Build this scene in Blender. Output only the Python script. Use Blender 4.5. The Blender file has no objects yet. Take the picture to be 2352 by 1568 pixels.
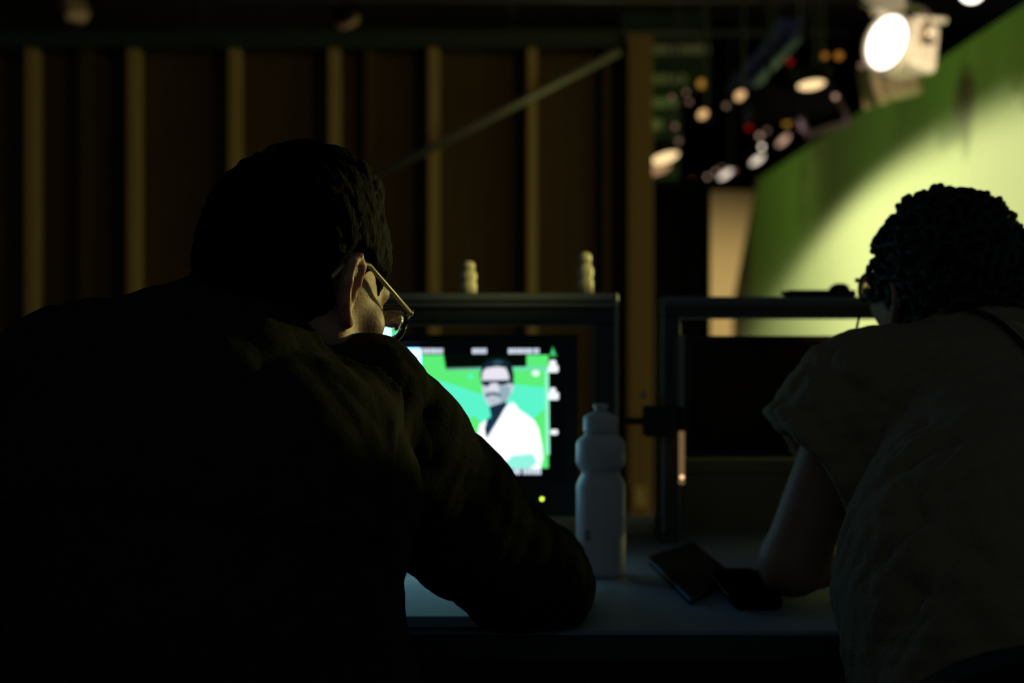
import bpy, bmesh, math, random, os
import numpy as np
from mathutils import Vector, Matrix

random.seed(7)
C = bpy.context.scene.collection
R = math.radians
PI = math.pi

# ------------------------------------------------------------------ camera, world, lights, exposure
CAMZ = 1.085
sc = bpy.context.scene
cd = bpy.data.cameras.new('camera')
cam = bpy.data.objects.new('camera', cd)
C.objects.link(cam)
cam.location = (0, 0, CAMZ)
cam.rotation_euler = (R(90), 0, 0)
cd.lens = 50
cd.sensor_width = 36
cd.clip_start = 0.05
cd.dof.use_dof = True
cd.dof.focus_distance = 1.42
cd.dof.aperture_fstop = 3.5
sc.camera = cam

w = bpy.data.worlds.new('world')
sc.world = w
w.use_nodes = True
w.node_tree.nodes['Background'].inputs[0].default_value = (0.62, 0.85, 1.0, 1)
w.node_tree.nodes['Background'].inputs[1].default_value = 0.030

sc.view_settings.view_transform = 'Standard'
sc.view_settings.look = 'None'
sc.view_settings.gamma = 1
sc.view_settings.exposure = 0
sc.view_settings.use_curve_mapping = False


def aim(o, d):
    o.rotation_euler = Vector(d).to_track_quat('-Z', 'Y').to_euler()


def spot(name, loc, target, power, color, size, blend, radius):
    l = bpy.data.lights.new(name, 'SPOT')
    l.energy = power
    l.color = color
    l.spot_size = R(size)
    l.spot_blend = blend
    l.shadow_soft_size = radius
    o = bpy.data.objects.new(name, l)
    C.objects.link(o)
    o.location = loc
    aim(o, Vector(target) - Vector(loc))
    return o


# studio floods in a row behind the timber wall: they light the green wall below a level cut-off
spot('flood_light', (-0.30, 9.0, 2.20), (-0.08, 8.78, 0.0), 500, (1.0, 0.80, 0.96), 168, 0.12, 0.07)
spot('flood_light', (-0.30, 6.6, 2.25), (-0.08, 6.6, 0.0), 215, (1.0, 0.80, 0.92), 170, 0.10, 0.07)
# flood above the near end of the green wall, over the picture
spot('flood_light', (0.80, 4.2, 2.80), (2.27, 4.2, -0.45), 270, (1.0, 0.82, 0.88), 84, 0.25, 0.07)
spot('green_fill', (-0.4, 10.6, 3.3), (2.27, 12.4, 1.6), 46, (0.60, 1.0, 0.22), 76, 0.8, 0.45)  # unseen green fill added for the dark far end of the wall
# weak added fill that keeps the top of the green wall from going black
spot('green_fill', (-0.4, 7.4, 3.3), (2.27, 7.7, 2.2), 38, (0.55, 1.0, 0.22), 116, 0.8, 0.45)
# warm lamp on the set, off to the right: rakes the timber wall
spot('set_light', (2.0, 2.3, 2.5), (-0.8, 5.6, 1.25), 31, (1.0, 0.66, 0.17), 66, 0.5, 0.12)
# lamp added for green wall bounce: catches faces, spectacles and the small bottles
spot('bounce_fill', (2.0, 3.6, 1.30), (0.0, 1.9, 1.30), 120, (1.0, 0.86, 0.27), 25, 0.45, 0.06)
# small unseen lamp added high on the right to brighten the little bottles
spot('bottle_fill', (2.6, 0.9, 2.05), (0.02, 2.345, 1.257), 190, (1.0, 0.88, 0.24), 5.2, 0.8, 0.04)
# lamp on the far beige wall
spot('far_light', (2.75, 14.0, 1.75), (2.40, 17.0, 0.75), 300, (1.0, 0.80, 0.48), 88, 0.9, 0.1)
# lamp below the big fixture that rakes its housing
spot('rig_light', (2.15, 4.7, 2.0), (1.80, 6.08, 2.42), 105, (1.0, 0.84, 0.66), 30, 0.5, 0.06)


# ------------------------------------------------------------------ helpers
def P(px, py, Y):
    """point in the room for a place seen at (px, py) at distance Y (metres)"""
    return Vector(((px - 1176) / 3267 * Y, Y, CAMZ + (784 - py) / 3267 * Y))


def lin(c):
    c = c / 255.0
    return c / 12.92 if c <= 0.04045 else ((c + 0.055) / 1.055) ** 2.4


def S(r, g, b):
    return (lin(r), lin(g), lin(b), 1)


def mat(name, col, rough=0.6, metal=0.0, noise=0.0, nscale=20, bump=0.0, bscale=60, sss=0.0, trans=0.0, ior=1.45,
        stretch=None, sheen=0.0, spec=0.5):
    m = bpy.data.materials.new(name)
    m.use_nodes = True
    nt = m.node_tree
    b = nt.nodes['Principled BSDF']
    b.inputs['Base Color'].default_value = col
    b.inputs['Roughness'].default_value = rough
    b.inputs['Metallic'].default_value = metal
    b.inputs['IOR'].default_value = ior
    b.inputs['Specular IOR Level'].default_value = spec
    if trans:
        b.inputs['Transmission Weight'].default_value = trans
    if sss:
        b.inputs['Subsurface Weight'].default_value = sss
        b.inputs['Subsurface Radius'].default_value = (1.0, 0.25, 0.1)
        b.inputs['Subsurface Scale'].default_value = 0.012
    if sheen:
        b.inputs['Sheen Weight'].default_value = sheen
    if noise or bump:
        tc = nt.nodes.new('ShaderNodeTexCoord')
        mp = nt.nodes.new('ShaderNodeMapping')
        nt.links.new(tc.outputs['Object'], mp.inputs[0])
        if stretch:
            mp.inputs['Scale'].default_value = stretch
    if noise:
        n = nt.nodes.new('ShaderNodeTexNoise')
        n.inputs['Scale'].default_value = nscale
        n.inputs['Detail'].default_value = 5
        nt.links.new(mp.outputs[0], n.inputs['Vector'])
        mx = nt.nodes.new('ShaderNodeMixRGB')
        mx.blend_type = 'MIX'
        mx.inputs[1].default_value = tuple(c * (1 - noise) for c in col[:3]) + (1,)
        mx.inputs[2].default_value = tuple(min(1, c * (1 + noise)) for c in col[:3]) + (1,)
        nt.links.new(n.outputs['Fac'], mx.inputs[0])
        nt.links.new(mx.outputs[0], b.inputs['Base Color'])
    if bump:
        n2 = nt.nodes.new('ShaderNodeTexNoise')
        n2.inputs['Scale'].default_value = bscale
        n2.inputs['Detail'].default_value = 4
        nt.links.new(mp.outputs[0], n2.inputs['Vector'])
        bp = nt.nodes.new('ShaderNodeBump')
        bp.inputs['Strength'].default_value = bump
        bp.inputs['Distance'].default_value = 0.01
        nt.links.new(n2.outputs['Fac'], bp.inputs['Height'])
        nt.links.new(bp.outputs[0], b.inputs['Normal'])
    return m


def emit(name, col, strength):
    m = bpy.data.materials.new(name)
    m.use_nodes = True
    nt = m.node_tree
    nt.nodes.clear()
    e = nt.nodes.new('ShaderNodeEmission')
    e.inputs[0].default_value = col
    e.inputs[1].default_value = strength
    o = nt.nodes.new('ShaderNodeOutputMaterial')
    nt.links.new(e.outputs[0], o.inputs[0])
    return m


M = {}
M['floor'] = mat('floor_paint', (0.03, 0.03, 0.032, 1), 0.5, noise=0.3, nscale=4)
M['black'] = mat('black_paint', (0.005, 0.006, 0.006, 1), 0.7, noise=0.3, nscale=6)
M['drape'] = mat('black_drape', (0.004, 0.004, 0.004, 1), 1.0, noise=0.3, nscale=8, spec=0.0)
M['green'] = mat('green_wall_paint', (0.42, 0.58, 0.165, 1), 0.75, noise=0.03, nscale=3, spec=0.2)
M['beige'] = mat('beige_wall_paint', (0.55, 0.44, 0.22, 1), 0.8, noise=0.06, nscale=2)
M['trimwood'] = mat('edge_timber', (0.30, 0.17, 0.08, 1), 0.7, noise=0.2, nscale=10)
M['ply'] = mat('plywood', (0.082, 0.052, 0.015, 1), 0.75, noise=0.35, nscale=5, stretch=(6, 6, 0.5), bump=0.1, bscale=20)
M['pine'] = mat('pine_timber', (0.46, 0.33, 0.13, 1), 0.7, noise=0.22, nscale=9, stretch=(8, 8, 0.4), bump=0.1, bscale=30)
M['post'] = mat('stained_timber', (0.20, 0.122, 0.036, 1), 0.7, noise=0.22, nscale=9, stretch=(8, 8, 0.4))
M['greyrail'] = mat('grey_painted_timber', (0.026, 0.045, 0.038, 1), 0.7, noise=0.2, nscale=8)
M['brace'] = mat('brace_tube', (0.30, 0.31, 0.26, 1), 0.45, metal=0.4, noise=0.2)
M['desk'] = mat('desk_laminate', (0.27, 0.33, 0.44, 1), 0.5, noise=0.06, nscale=30)
M['deskedge'] = mat('desk_edge_band', (0.05, 0.05, 0.05, 1), 0.5, noise=0.2)
M['metal_dark'] = mat('dark_metal', (0.05, 0.05, 0.05, 1), 0.45, metal=0.6, noise=0.2)
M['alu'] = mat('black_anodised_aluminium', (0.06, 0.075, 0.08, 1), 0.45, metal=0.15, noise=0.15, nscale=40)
M['alu_lip'] = mat('lit_extrusion_lip', (0.24, 0.28, 0.30, 1), 0.45, metal=0.1, noise=0.1, nscale=40)  # paler than the frame: light on its edges put into the colour
M['plastic_black'] = mat('black_plastic', (0.012, 0.013, 0.015, 1), 0.4, noise=0.2, nscale=60)
M['gloss_black'] = mat('gloss_black_plastic', (0.01, 0.01, 0.012, 1), 0.18, noise=0.1, nscale=60)
M['glass_off'] = mat('dark_screen_glass', (0.004, 0.004, 0.005, 1), 0.3, noise=0.1, spec=0.3)
M['white_plastic'] = mat('white_squeeze_plastic', (0.72, 0.74, 0.76, 1), 0.4, noise=0.03, nscale=20, sss=0.25)
M['print'] = mat('dark_print', (0.03, 0.035, 0.05, 1), 0.6, noise=0.1)
M['pale_plastic'] = mat('pale_plastic', (0.72, 0.68, 0.50, 1), 0.45, noise=0.05, sss=0.2)
M['paper'] = mat('white_paper', (0.78, 0.8, 0.8, 1), 0.8, noise=0.03, nscale=60)
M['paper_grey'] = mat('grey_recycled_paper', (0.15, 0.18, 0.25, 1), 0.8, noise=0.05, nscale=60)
M['cover'] = mat('matt_shade_black', (0.008, 0.008, 0.009, 1), 0.95, noise=0.1, spec=0.05)
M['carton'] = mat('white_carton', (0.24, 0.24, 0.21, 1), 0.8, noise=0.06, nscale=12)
M['skin'] = mat('skin_light', (0.52, 0.30, 0.20, 1), 0.5, noise=0.10, nscale=40, bump=0.08, bscale=300, sss=0.5)
M['skin2'] = mat('skin_tanned', (0.42, 0.25, 0.17, 1), 0.5, noise=0.10, nscale=40, bump=0.08, bscale=300, sss=0.3)
M['hair'] = mat('dark_brown_hair', (0.004, 0.0034, 0.0026, 1), 0.8, spec=0.06, noise=0.4, nscale=90, bump=0.35, bscale=220, stretch=(1, 1, 0.3))
M['curl'] = mat('black_curly_hair', (0.014, 0.012, 0.010, 1), 0.5, noise=0.4, nscale=90, bump=0.5, bscale=140)
M['shirt_dark'] = mat('dark_olive_cotton', (0.021, 0.022, 0.013, 1), 0.95, noise=0.2, nscale=60, bump=0.12, bscale=220, spec=0.05)
M['shirt_pale'] = mat('faded_cotton', (0.29, 0.215, 0.135, 1), 0.9, noise=0.14, nscale=9, bump=0.25, bscale=200, sheen=0.1, spec=0.2)
M['trousers'] = mat('dark_denim', (0.02, 0.024, 0.035, 1), 0.9, noise=0.2, nscale=80)
M['shoe'] = mat('black_leather', (0.012, 0.011, 0.010, 1), 0.5, noise=0.2)
M['temple'] = mat('pale_horn_acetate', (0.80, 0.72, 0.34, 1), 0.35, noise=0.1, nscale=60)
M['rim'] = mat('dark_acetate', (0.03, 0.025, 0.02, 1), 0.25, noise=0.2, nscale=60)
M['lens'] = mat('spectacle_glass', (1, 1, 1, 1), 0.0, trans=1.0, ior=1.6)
M['cord'] = mat('black_cord', (0.01, 0.01, 0.01, 1), 0.6, noise=0.2)
M['chairmesh'] = mat('black_chair_fabric', (0.008, 0.008, 0.009, 1), 0.9, noise=0.2, nscale=60)
M['lamp_cream'] = mat('cream_lamp_enamel', (0.72, 0.63, 0.48, 1), 0.45, noise=0.08)
M['lamp_black'] = mat('black_lamp_enamel', (0.007, 0.006, 0.005, 1), 0.6, spec=0.1, noise=0.2)
M['lamp_tan'] = mat('tan_lamp_enamel', (0.46, 0.35, 0.20, 1), 0.5, noise=0.1)
M['lamp_steel'] = mat('lamp_steel', (0.62, 0.50, 0.36, 1), 0.3, metal=0.8, noise=0.1)
M['pipe'] = mat('black_rig_pipe', (0.02, 0.02, 0.02, 1), 0.5, metal=0.3, noise=0.2)
M['slat'] = mat('sage_slat_paint', (0.60, 0.62, 0.32, 1), 0.7, noise=0.1)
M['slatback'] = mat('dark_green_panel', (0.05, 0.075, 0.03, 1), 0.8, noise=0.15)
M['bluecloth'] = mat('blue_cloth', (0.005, 0.009, 0.045, 1), 0.9, noise=0.3, nscale=6, bump=0.3, bscale=10)
M['rust'] = mat('rust_brown_paint', (0.035, 0.02, 0.014, 1), 0.6, noise=0.2)
M['teal'] = mat('green_grey_tube', (0.10, 0.16, 0.12, 1), 0.5, noise=0.1)


# ---- mesh building
def new_obj(name, verts, faces, m, parent=None, smooth=False, mats=None, fmat=None):
    me = bpy.data.meshes.new(name)
    if isinstance(verts, np.ndarray):
        nv, nf = len(verts), len(faces)
        me.vertices.add(nv)
        me.vertices.foreach_set('co', verts.astype(np.float32).ravel())
        me.loops.add(nf * 4)
        me.loops.foreach_set('vertex_index', faces.astype(np.int32).ravel())
        me.polygons.add(nf)
        me.polygons.foreach_set('loop_start', np.arange(0, nf * 4, 4, dtype=np.int32))
        me.update(calc_edges=True)
    else:
        me.from_pydata(verts, [], faces)
    if mats:
        for k in mats:
            me.materials.append(k)
        if fmat:
            me.polygons.foreach_set('material_index', fmat)
    else:
        me.materials.append(m)
    if smooth:
        me.polygons.foreach_set('use_smooth', [True] * len(me.polygons))
    o = bpy.data.objects.new(name, me)
    C.objects.link(o)
    if parent:
        o.parent = parent
    return o


def bobj(name, bm, m, parent=None, smooth=False):
    me = bpy.data.meshes.new(name)
    bmesh.ops.recalc_face_normals(bm, faces=bm.faces)
    bm.to_mesh(me)
    bm.free()
    me.materials.append(m)
    if smooth:
        me.polygons.foreach_set('use_smooth', [True] * len(me.polygons))
    o = bpy.data.objects.new(name, me)
    C.objects.link(o)
    if parent:
        o.parent = parent
    return o


def bbox(bm, lo, hi, bev=0.0, mx=None):
    r = bmesh.ops.create_cube(bm, size=1)
    vs = r['verts']
    c = [(a + b) / 2 for a, b in zip(lo, hi)]
    s = [abs(b - a) for a, b in zip(lo, hi)]
    for v in vs:
        v.co = Vector((v.co.x * s[0] + c[0], v.co.y * s[1] + c[1], v.co.z * s[2] + c[2]))
    if bev:
        es = list({e for v in vs for e in v.link_edges})
        rr = bmesh.ops.bevel(bm, geom=es, offset=bev, segments=2, profile=0.5, affect='EDGES')
        vs = list({v for f in rr['faces'] for v in f.verts} | {v for v in vs if v.is_valid})
    if mx is not None:
        for v in vs:
            v.co = mx @ v.co
    return vs


def box(name, lo, hi, m, parent=None, bev=0.004, mx=None):
    bm = bmesh.new()
    bbox(bm, lo, hi, bev, mx)
    return bobj(name, bm, m, parent)


def tube_bm(bm, pts, rad, seg=10, flat=None):
    pts = [Vector(p) for p in pts]
    n = len(pts)
    rads = rad if isinstance(rad, (list, tuple)) else [rad] * n
    rings = []
    up = None
    for i, p in enumerate(pts):
        t = (pts[min(i + 1, n - 1)] - pts[max(i - 1, 0)]).normalized()
        if up is None:
            up = Vector((0, 0, 1)) if abs(t.z) < 0.9 else Vector((1, 0, 0))
        a = t.cross(up).normalized()
        b = a.cross(t).normalized()
        up = b
        fa, fb = flat or (1, 1)
        rings.append([bm.verts.new(p + rads[i] * (math.cos(2 * PI * k / seg) * a * fa + math.sin(2 * PI * k / seg) * b * fb)) for k in range(seg)])
    for i in range(n - 1):
        for k in range(seg):
            bm.faces.new((rings[i][k], rings[i][(k + 1) % seg], rings[i + 1][(k + 1) % seg], rings[i + 1][k]))
    bm.faces.new(rings[0][::-1])
    bm.faces.new(rings[-1])


def tube(name, pts, rad, m, parent=None, seg=10, flat=None):
    bm = bmesh.new()
    tube_bm(bm, pts, rad, seg, flat)
    return bobj(name, bm, m, parent, True)


def lathe_bm(bm, prof, seg=32, mx=None):
    rings = []
    for r, z in prof:
        rings.append([bm.verts.new((max(r, 1e-5) * math.cos(2 * PI * k / seg), max(r, 1e-5) * math.sin(2 * PI * k / seg), z)) for k in range(seg)])
    for i in range(len(rings) - 1):
        for k in range(seg):
            bm.faces.new((rings[i][k], rings[i][(k + 1) % seg], rings[i + 1][(k + 1) % seg], rings[i + 1][k]))
    bm.faces.new(rings[0][::-1])
    bm.faces.new(rings[-1])
    if mx is not None:
        for rg in rings:
            for v in rg:
                v.co = mx @ v.co


def lathe(name, prof, m, parent=None, seg=32, mx=None):
    bm = bmesh.new()
    lathe_bm(bm, prof, seg, mx)
    return bobj(name, bm, m, parent, True)


def prism(name, pts, z0, z1, m, parent=None):
    bm = bmesh.new()
    a = [bm.verts.new((x, y, z0)) for x, y in pts]
    b = [bm.verts.new((x, y, z1)) for x, y in pts]
    n = len(pts)
    for i in range(n):
        bm.faces.new((a[i], a[(i + 1) % n], b[(i + 1) % n], b[i]))
    bm.faces.new(a[::-1])
    bm.faces.new(b)
    return bobj(name, bm, m, parent)


def tag(o, label=None, cat=None, group=None, kind=None):
    if label:
        o['label'] = label
    if cat:
        o['category'] = cat
    if group:
        o['group'] = group
    if kind:
        o['kind'] = kind
    return o


def thing(name, label, cat, loc=(0, 0, 0), group=None):
    o = bpy.data.objects.new(name, None)
    o.empty_display_size = 0.05
    C.objects.link(o)
    o.location = loc
    return tag(o, label, cat, group)


def struct(o):
    o['kind'] = 'structure'
    return o


# ------------------------------------------------------------------ signed-distance bodies (one continuous skin each)
class Field:
    def __init__(s, lo, hi, h):
        s.lo = np.array(lo, float)
        s.h = h
        s.n = np.ceil((np.array(hi) - s.lo) / h).astype(int) + 1
        s.D = np.full(s.n, 0.3, np.float32)

    def region(s, lo, hi):
        a = np.maximum(np.floor((np.array(lo) - s.lo) / s.h).astype(int), 0)
        b = np.minimum(np.ceil((np.array(hi) - s.lo) / s.h).astype(int) + 1, s.n)
        if np.any(b <= a):
            return None
        ax = [np.float32(s.lo[i]) + np.arange(a[i], b[i], dtype=np.float32) * np.float32(s.h) for i in range(3)]
        X = ax[0][:, None, None]
        Y = ax[1][None, :, None]
        Z = ax[2][None, None, :]
        return (slice(a[0], b[0]), slice(a[1], b[1]), slice(a[2], b[2])), X, Y, Z

    def _apply(s, reg, d, k, sub):
        sl = reg[0]
        cur = s.D[sl]
        if sub:
            d = -d
            h = np.clip(0.5 - 0.5 * (d - cur) / k, 0, 1) if k else (d < cur)
            s.D[sl] = np.maximum(cur, d) if not k else cur * h + d * (1 - h) + k * h * (1 - h)
        else:
            if not k:
                s.D[sl] = np.minimum(cur, d)
            else:
                h = np.clip(0.5 + 0.5 * (cur - d) / k, 0, 1)
                s.D[sl] = cur * (1 - h) + d * h - k * h * (1 - h)

    def cap(s, a, b, ra, rb=None, k=0.0, sub=False, mx=None):
        rb = ra if rb is None else rb
        a = Vector(a)
        b = Vector(b)
        if mx is not None:
            a = mx @ a
            b = mx @ b
        a = np.array(a)
        b = np.array(b)
        m = max(ra, rb) + 1.5 * k + 3 * s.h
        reg = s.region(np.minimum(a, b) - m, np.maximum(a, b) + m)
        if reg is None:
            return
        _, X, Y, Z = reg
        d = (b - a).astype(np.float32)
        L2 = float(d @ d) + 1e-9
        t = np.clip(((X - a[0]) * d[0] + (Y - a[1]) * d[1] + (Z - a[2]) * d[2]) / L2, 0, 1)
        dist = np.sqrt((X - a[0] - t * d[0]) ** 2 + (Y - a[1] - t * d[1]) ** 2 + (Z - a[2] - t * d[2]) ** 2) - (ra + (rb - ra) * t)
        s._apply(reg, dist.astype(np.float32), k, sub)

    def chain(s, pts, rads, k=0.0, mx=None):
        for i in range(len(pts) - 1):
            s.cap(pts[i], pts[i + 1], rads[i], rads[i + 1], k, mx=mx)

    def ell(s, c, r, k=0.0, sub=False, mx=None, rot=None):
        T = Matrix.Translation(Vector(c))
        if rot is not None:
            T = T @ rot.to_4x4()
        if mx is not None:
            T = mx @ T
        sc_ = T.to_scale()[0]
        cw = T.to_translation()
        m = max(r) * sc_ + 1.5 * k + 3 * s.h
        reg = s.region(np.array(cw) - m, np.array(cw) + m)
        if reg is None:
            return
        _, X, Y, Z = reg
        I = np.array(T.inverted(), dtype=np.float32)
        x = (I[0, 0] * X + I[0, 1] * Y + I[0, 2] * Z + I[0, 3])
        y = (I[1, 0] * X + I[1, 1] * Y + I[1, 2] * Z + I[1, 3])
        z = (I[2, 0] * X + I[2, 1] * Y + I[2, 2] * Z + I[2, 3])
        k0 = np.sqrt((x / r[0]) ** 2 + (y / r[1]) ** 2 + (z / r[2]) ** 2)
        k1 = np.sqrt((x / r[0] ** 2) ** 2 + (y / r[1] ** 2) ** 2 + (z / r[2] ** 2) ** 2) + 1e-6
        s._apply(reg, (k0 * (k0 - 1) / k1 * sc_).astype(np.float32), k, sub)

    def grids(s):
        return [np.float32(s.lo[i]) + np.arange(s.n[i], dtype=np.float32) * np.float32(s.h) for i in range(3)]

    def wrinkle(s, amp, freq, seed=1, stretch=(1, 1, 1)):
        rs = np.random.RandomState(seed)
        x, y, z = s.grids()
        X = x[:, None, None]
        Y = y[None, :, None]
        Z = z[None, None, :]
        for i in range(5):
            d = rs.normal(size=3) * np.array(stretch)
            d = d / np.linalg.norm(d) * freq * (0.6 + 0.9 * rs.rand())
            e = rs.normal(size=3) * freq * 0.35
            ph = rs.rand(2) * 6.28
            wv = np.sin(e[0] * X + e[1] * Y + e[2] * Z + ph[1])
            v = np.sin(d[0] * X + d[1] * Y + d[2] * Z + ph[0] + 1.3 * wv)
            s.D += (amp * 0.45 * (1 - 2 * np.abs(v) ** 0.7)).astype(np.float32)

    def mesh(s, D=None):
        D = s.D if D is None else D
        ins = D < 0
        c = ins[:-1, :-1, :-1].astype(np.uint8)
        for dx, dy, dz in ((1, 0, 0), (0, 1, 0), (1, 1, 0), (0, 0, 1), (1, 0, 1), (0, 1, 1), (1, 1, 1)):
            n = ins.shape
            c = c + ins[dx:n[0] - 1 + dx, dy:n[1] - 1 + dy, dz:n[2] - 1 + dz]
        act = np.nonzero((c > 0) & (c < 8))
        ii = np.stack(act, 1)
        N = len(ii)
        vid = np.full(c.shape, -1, np.int32)
        vid[act] = np.arange(N)
        corners = [(0, 0, 0), (1, 0, 0), (0, 1, 0), (1, 1, 0), (0, 0, 1), (1, 0, 1), (0, 1, 1), (1, 1, 1)]
        vals = [D[ii[:, 0] + a, ii[:, 1] + b, ii[:, 2] + e] for a, b, e in corners]
        edges = [(0, 1), (2, 3), (4, 5), (6, 7), (0, 2), (1, 3), (4, 6), (5, 7), (0, 4), (1, 5), (2, 6), (3, 7)]
        acc = np.zeros((N, 3))
        cnt = np.zeros(N)
        for a, b in edges:
            va, vb = vals[a], vals[b]
            m = (va < 0) != (vb < 0)
            t = np.where(m, va / np.where(m, va - vb, 1), 0)
            pa = np.array(corners[a], float)
            pb = np.array(corners[b], float)
            p = pa[None] + t[:, None] * (pb - pa)[None]
            acc[m] += p[m]
            cnt[m] += 1
        verts = s.lo + (ii + acc / cnt[:, None]) * s.h
        faces = []
        for axis in range(3):
            n = ins.shape
            sl0 = [slice(1, -1)] * 3
            sl1 = [slice(1, -1)] * 3
            sl0[axis] = slice(0, n[axis] - 1)
            sl1[axis] = slice(1, n[axis])
            A = ins[tuple(sl0)]
            B = ins[tuple(sl1)]
            q = np.nonzero(A != B)
            flip = A[q]
            base = [q[0].copy(), q[1].copy(), q[2].copy()]
            for i in range(3):
                if i != axis:
                    base[i] = base[i] + 1
            u, v = [i for i in range(3) if i != axis]
            if axis == 1:
                u, v = v, u

            def cell(du, dv):
                b = [x.copy() for x in base]
                b[u] = b[u] - du
                b[v] = b[v] - dv
                return vid[b[0], b[1], b[2]]
            f = np.stack([cell(1, 1), cell(0, 1), cell(0, 0), cell(1, 0)], 1)
            f[~flip] = f[~flip][:, ::-1]
            faces.append(f)
        F = np.concatenate(faces)
        F = F[(F >= 0).all(1)]
        return verts, F

    def obj(s, name, m, parent=None, L=(0, 0, 0), D=None):
        v, f = s.mesh(D)
        return new_obj(name, v - np.array(L), f, m, parent, True)


def add_head(F, mx, k=0.012):
    F.ell((0, -0.008, 0.026), (0.076, 0.096, 0.090), k, mx=mx)
    F.ell((0, 0.035, -0.035), (0.060, 0.062, 0.080), 0.03, mx=mx)
    for sx in (-1, 1):
        F.cap((sx * 0.056, -0.002, -0.055), (sx * 0.014, 0.078, -0.100), 0.018, 0.017, 0.03, mx=mx)
        F.ell((sx * 0.046, 0.062, -0.018), (0.022, 0.022, 0.020), 0.02, mx=mx)
    F.ell((0, 0.082, -0.098), (0.022, 0.018, 0.018), 0.02, mx=mx)
    F.cap((-0.040, 0.082, 0.026), (0.040, 0.082, 0.026), 0.012, 0.012, 0.02, mx=mx)
    for sx in (-1, 1):
        F.ell((sx * 0.032, 0.103, 0.006), (0.017, 0.014, 0.012), 0.012, True, mx=mx)
        F.ell((sx * 0.032, 0.083, 0.006), (0.0125, 0.0125, 0.0115), 0.003, mx=mx)
        F.cap((sx * 0.018, 0.094, 0.010), (sx * 0.044, 0.090, 0.008), 0.004, 0.003, 0.006, mx=mx)
    F.cap((0, 0.094, 0.016), (0, 0.116, -0.030), 0.008, 0.012, 0.012, mx=mx)
    for sx in (-1, 1):
        F.ell((sx * 0.012, 0.104, -0.034), (0.009, 0.011, 0.008), 0.008, mx=mx)
    F.cap((-0.020, 0.090, -0.060), (0.020, 0.090, -0.060), 0.006, 0.006, 0.008, mx=mx)
    F.cap((-0.017, 0.091, -0.070), (0.017, 0.091, -0.070), 0.0065, 0.0065, 0.008, mx=mx)
    F.cap((-0.022, 0.1005, -0.065), (0.022, 0.1005, -0.065), 0.0022, 0.0022, 0.004, True, mx=mx)
    for sx in (-1, 1):
        rot = Matrix.Rotation(sx * R(17), 3, 'Z') @ Matrix.Rotation(R(14), 3, 'X')
        em = mx @ Matrix.Translation((sx * 0.0795, -0.014, -0.013)) @ rot.to_4x4()
        F.ell((0, 0, 0), (0.008, 0.018, 0.031), 0.008, mx=em)
        F.ell((sx * 0.008, 0.002, -0.002), (0.0075, 0.011, 0.019), 0.004, True, mx=em)
        rim = [(sx * 0.004, 0.016, 0.008), (sx * 0.006, 0.012, 0.026), (sx * 0.007, -0.002, 0.032), (sx * 0.007, -0.016, 0.024),
               (sx * 0.007, -0.020, 0.006), (sx * 0.006, -0.015, -0.014), (sx * 0.004, -0.004, -0.028), (sx * 0.003, 0.004, -0.032)]
        F.chain(rim, [0.0045, 0.0048, 0.005, 0.005, 0.005, 0.0048, 0.006, 0.007], 0.004, mx=em)
        F.ell((0, 0.012, -0.004), (0.005, 0.004, 0.006), 0.004, mx=em)


def add_hand(F, wrist, direction, up, side, curl=0.25, size=1.0):
    """palm, four jointed fingers and a thumb; side = +1 puts the thumb to the right of the pointing direction"""
    d = Vector(direction).normalized()
    u = Vector(up)
    u = (u - u.dot(d) * d).normalized()
    r = d.cross(u).normalized() * side
    wv = Vector(wrist)
    F.cap(wv, wv + d * 0.04, 0.024, 0.028, 0.02)
    for i, t in enumerate((-0.027, -0.009, 0.009, 0.027)):
        F.cap(wv + d * 0.02 + r * t * 0.5, wv + d * 0.085 + r * t, 0.016, 0.0115, 0.015)
    lens = (0.060, 0.074, 0.080, 0.070)
    for i, t in enumerate((-0.030, -0.010, 0.010, 0.030)):
        p = wv + d * 0.088 * size + r * t
        ang = 0.15
        for j, fr in enumerate((0.45, 0.30, 0.25)):
            q = p + (d * math.cos(ang) - u * math.sin(ang) + r * t * 1.2).normalized() * lens[i] * fr
            F.cap(p, q, 0.0092 - 0.0006 * j, 0.0086 - 0.0007 * j, 0.004)
            p = q
            ang += curl
    p = wv + d * 0.030 + r * 0.026
    for j, (ln, sp) in enumerate(((0.045, 0.75), (0.032, 0.55), (0.026, 0.35))):
        q = p + (d * (1 - sp * 0.4) + r * sp - u * 0.25).normalized() * ln
        F.cap(p, q, 0.0125 - 0.001 * j, 0.011 - 0.001 * j, 0.008)
        p = q


# ------------------------------------------------------------------ the room
DESK = 0.757
struct(box('floor', (-5, -2.0, -0.05), (5.5, 17, 0), M['floor'], bev=0))
struct(box('ceiling', (-5, 2.2, 4.3), (5.5, 17, 4.4), M['black'], bev=0))
struct(box('wall_left', (-5.1, 2.2, 0), (-5, 17, 4.3), M['black'], bev=0))
struct(box('wall_rear', (-5, 17, 0), (5.5, 17.1, 4.3), M['beige'], bev=0))

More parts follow.
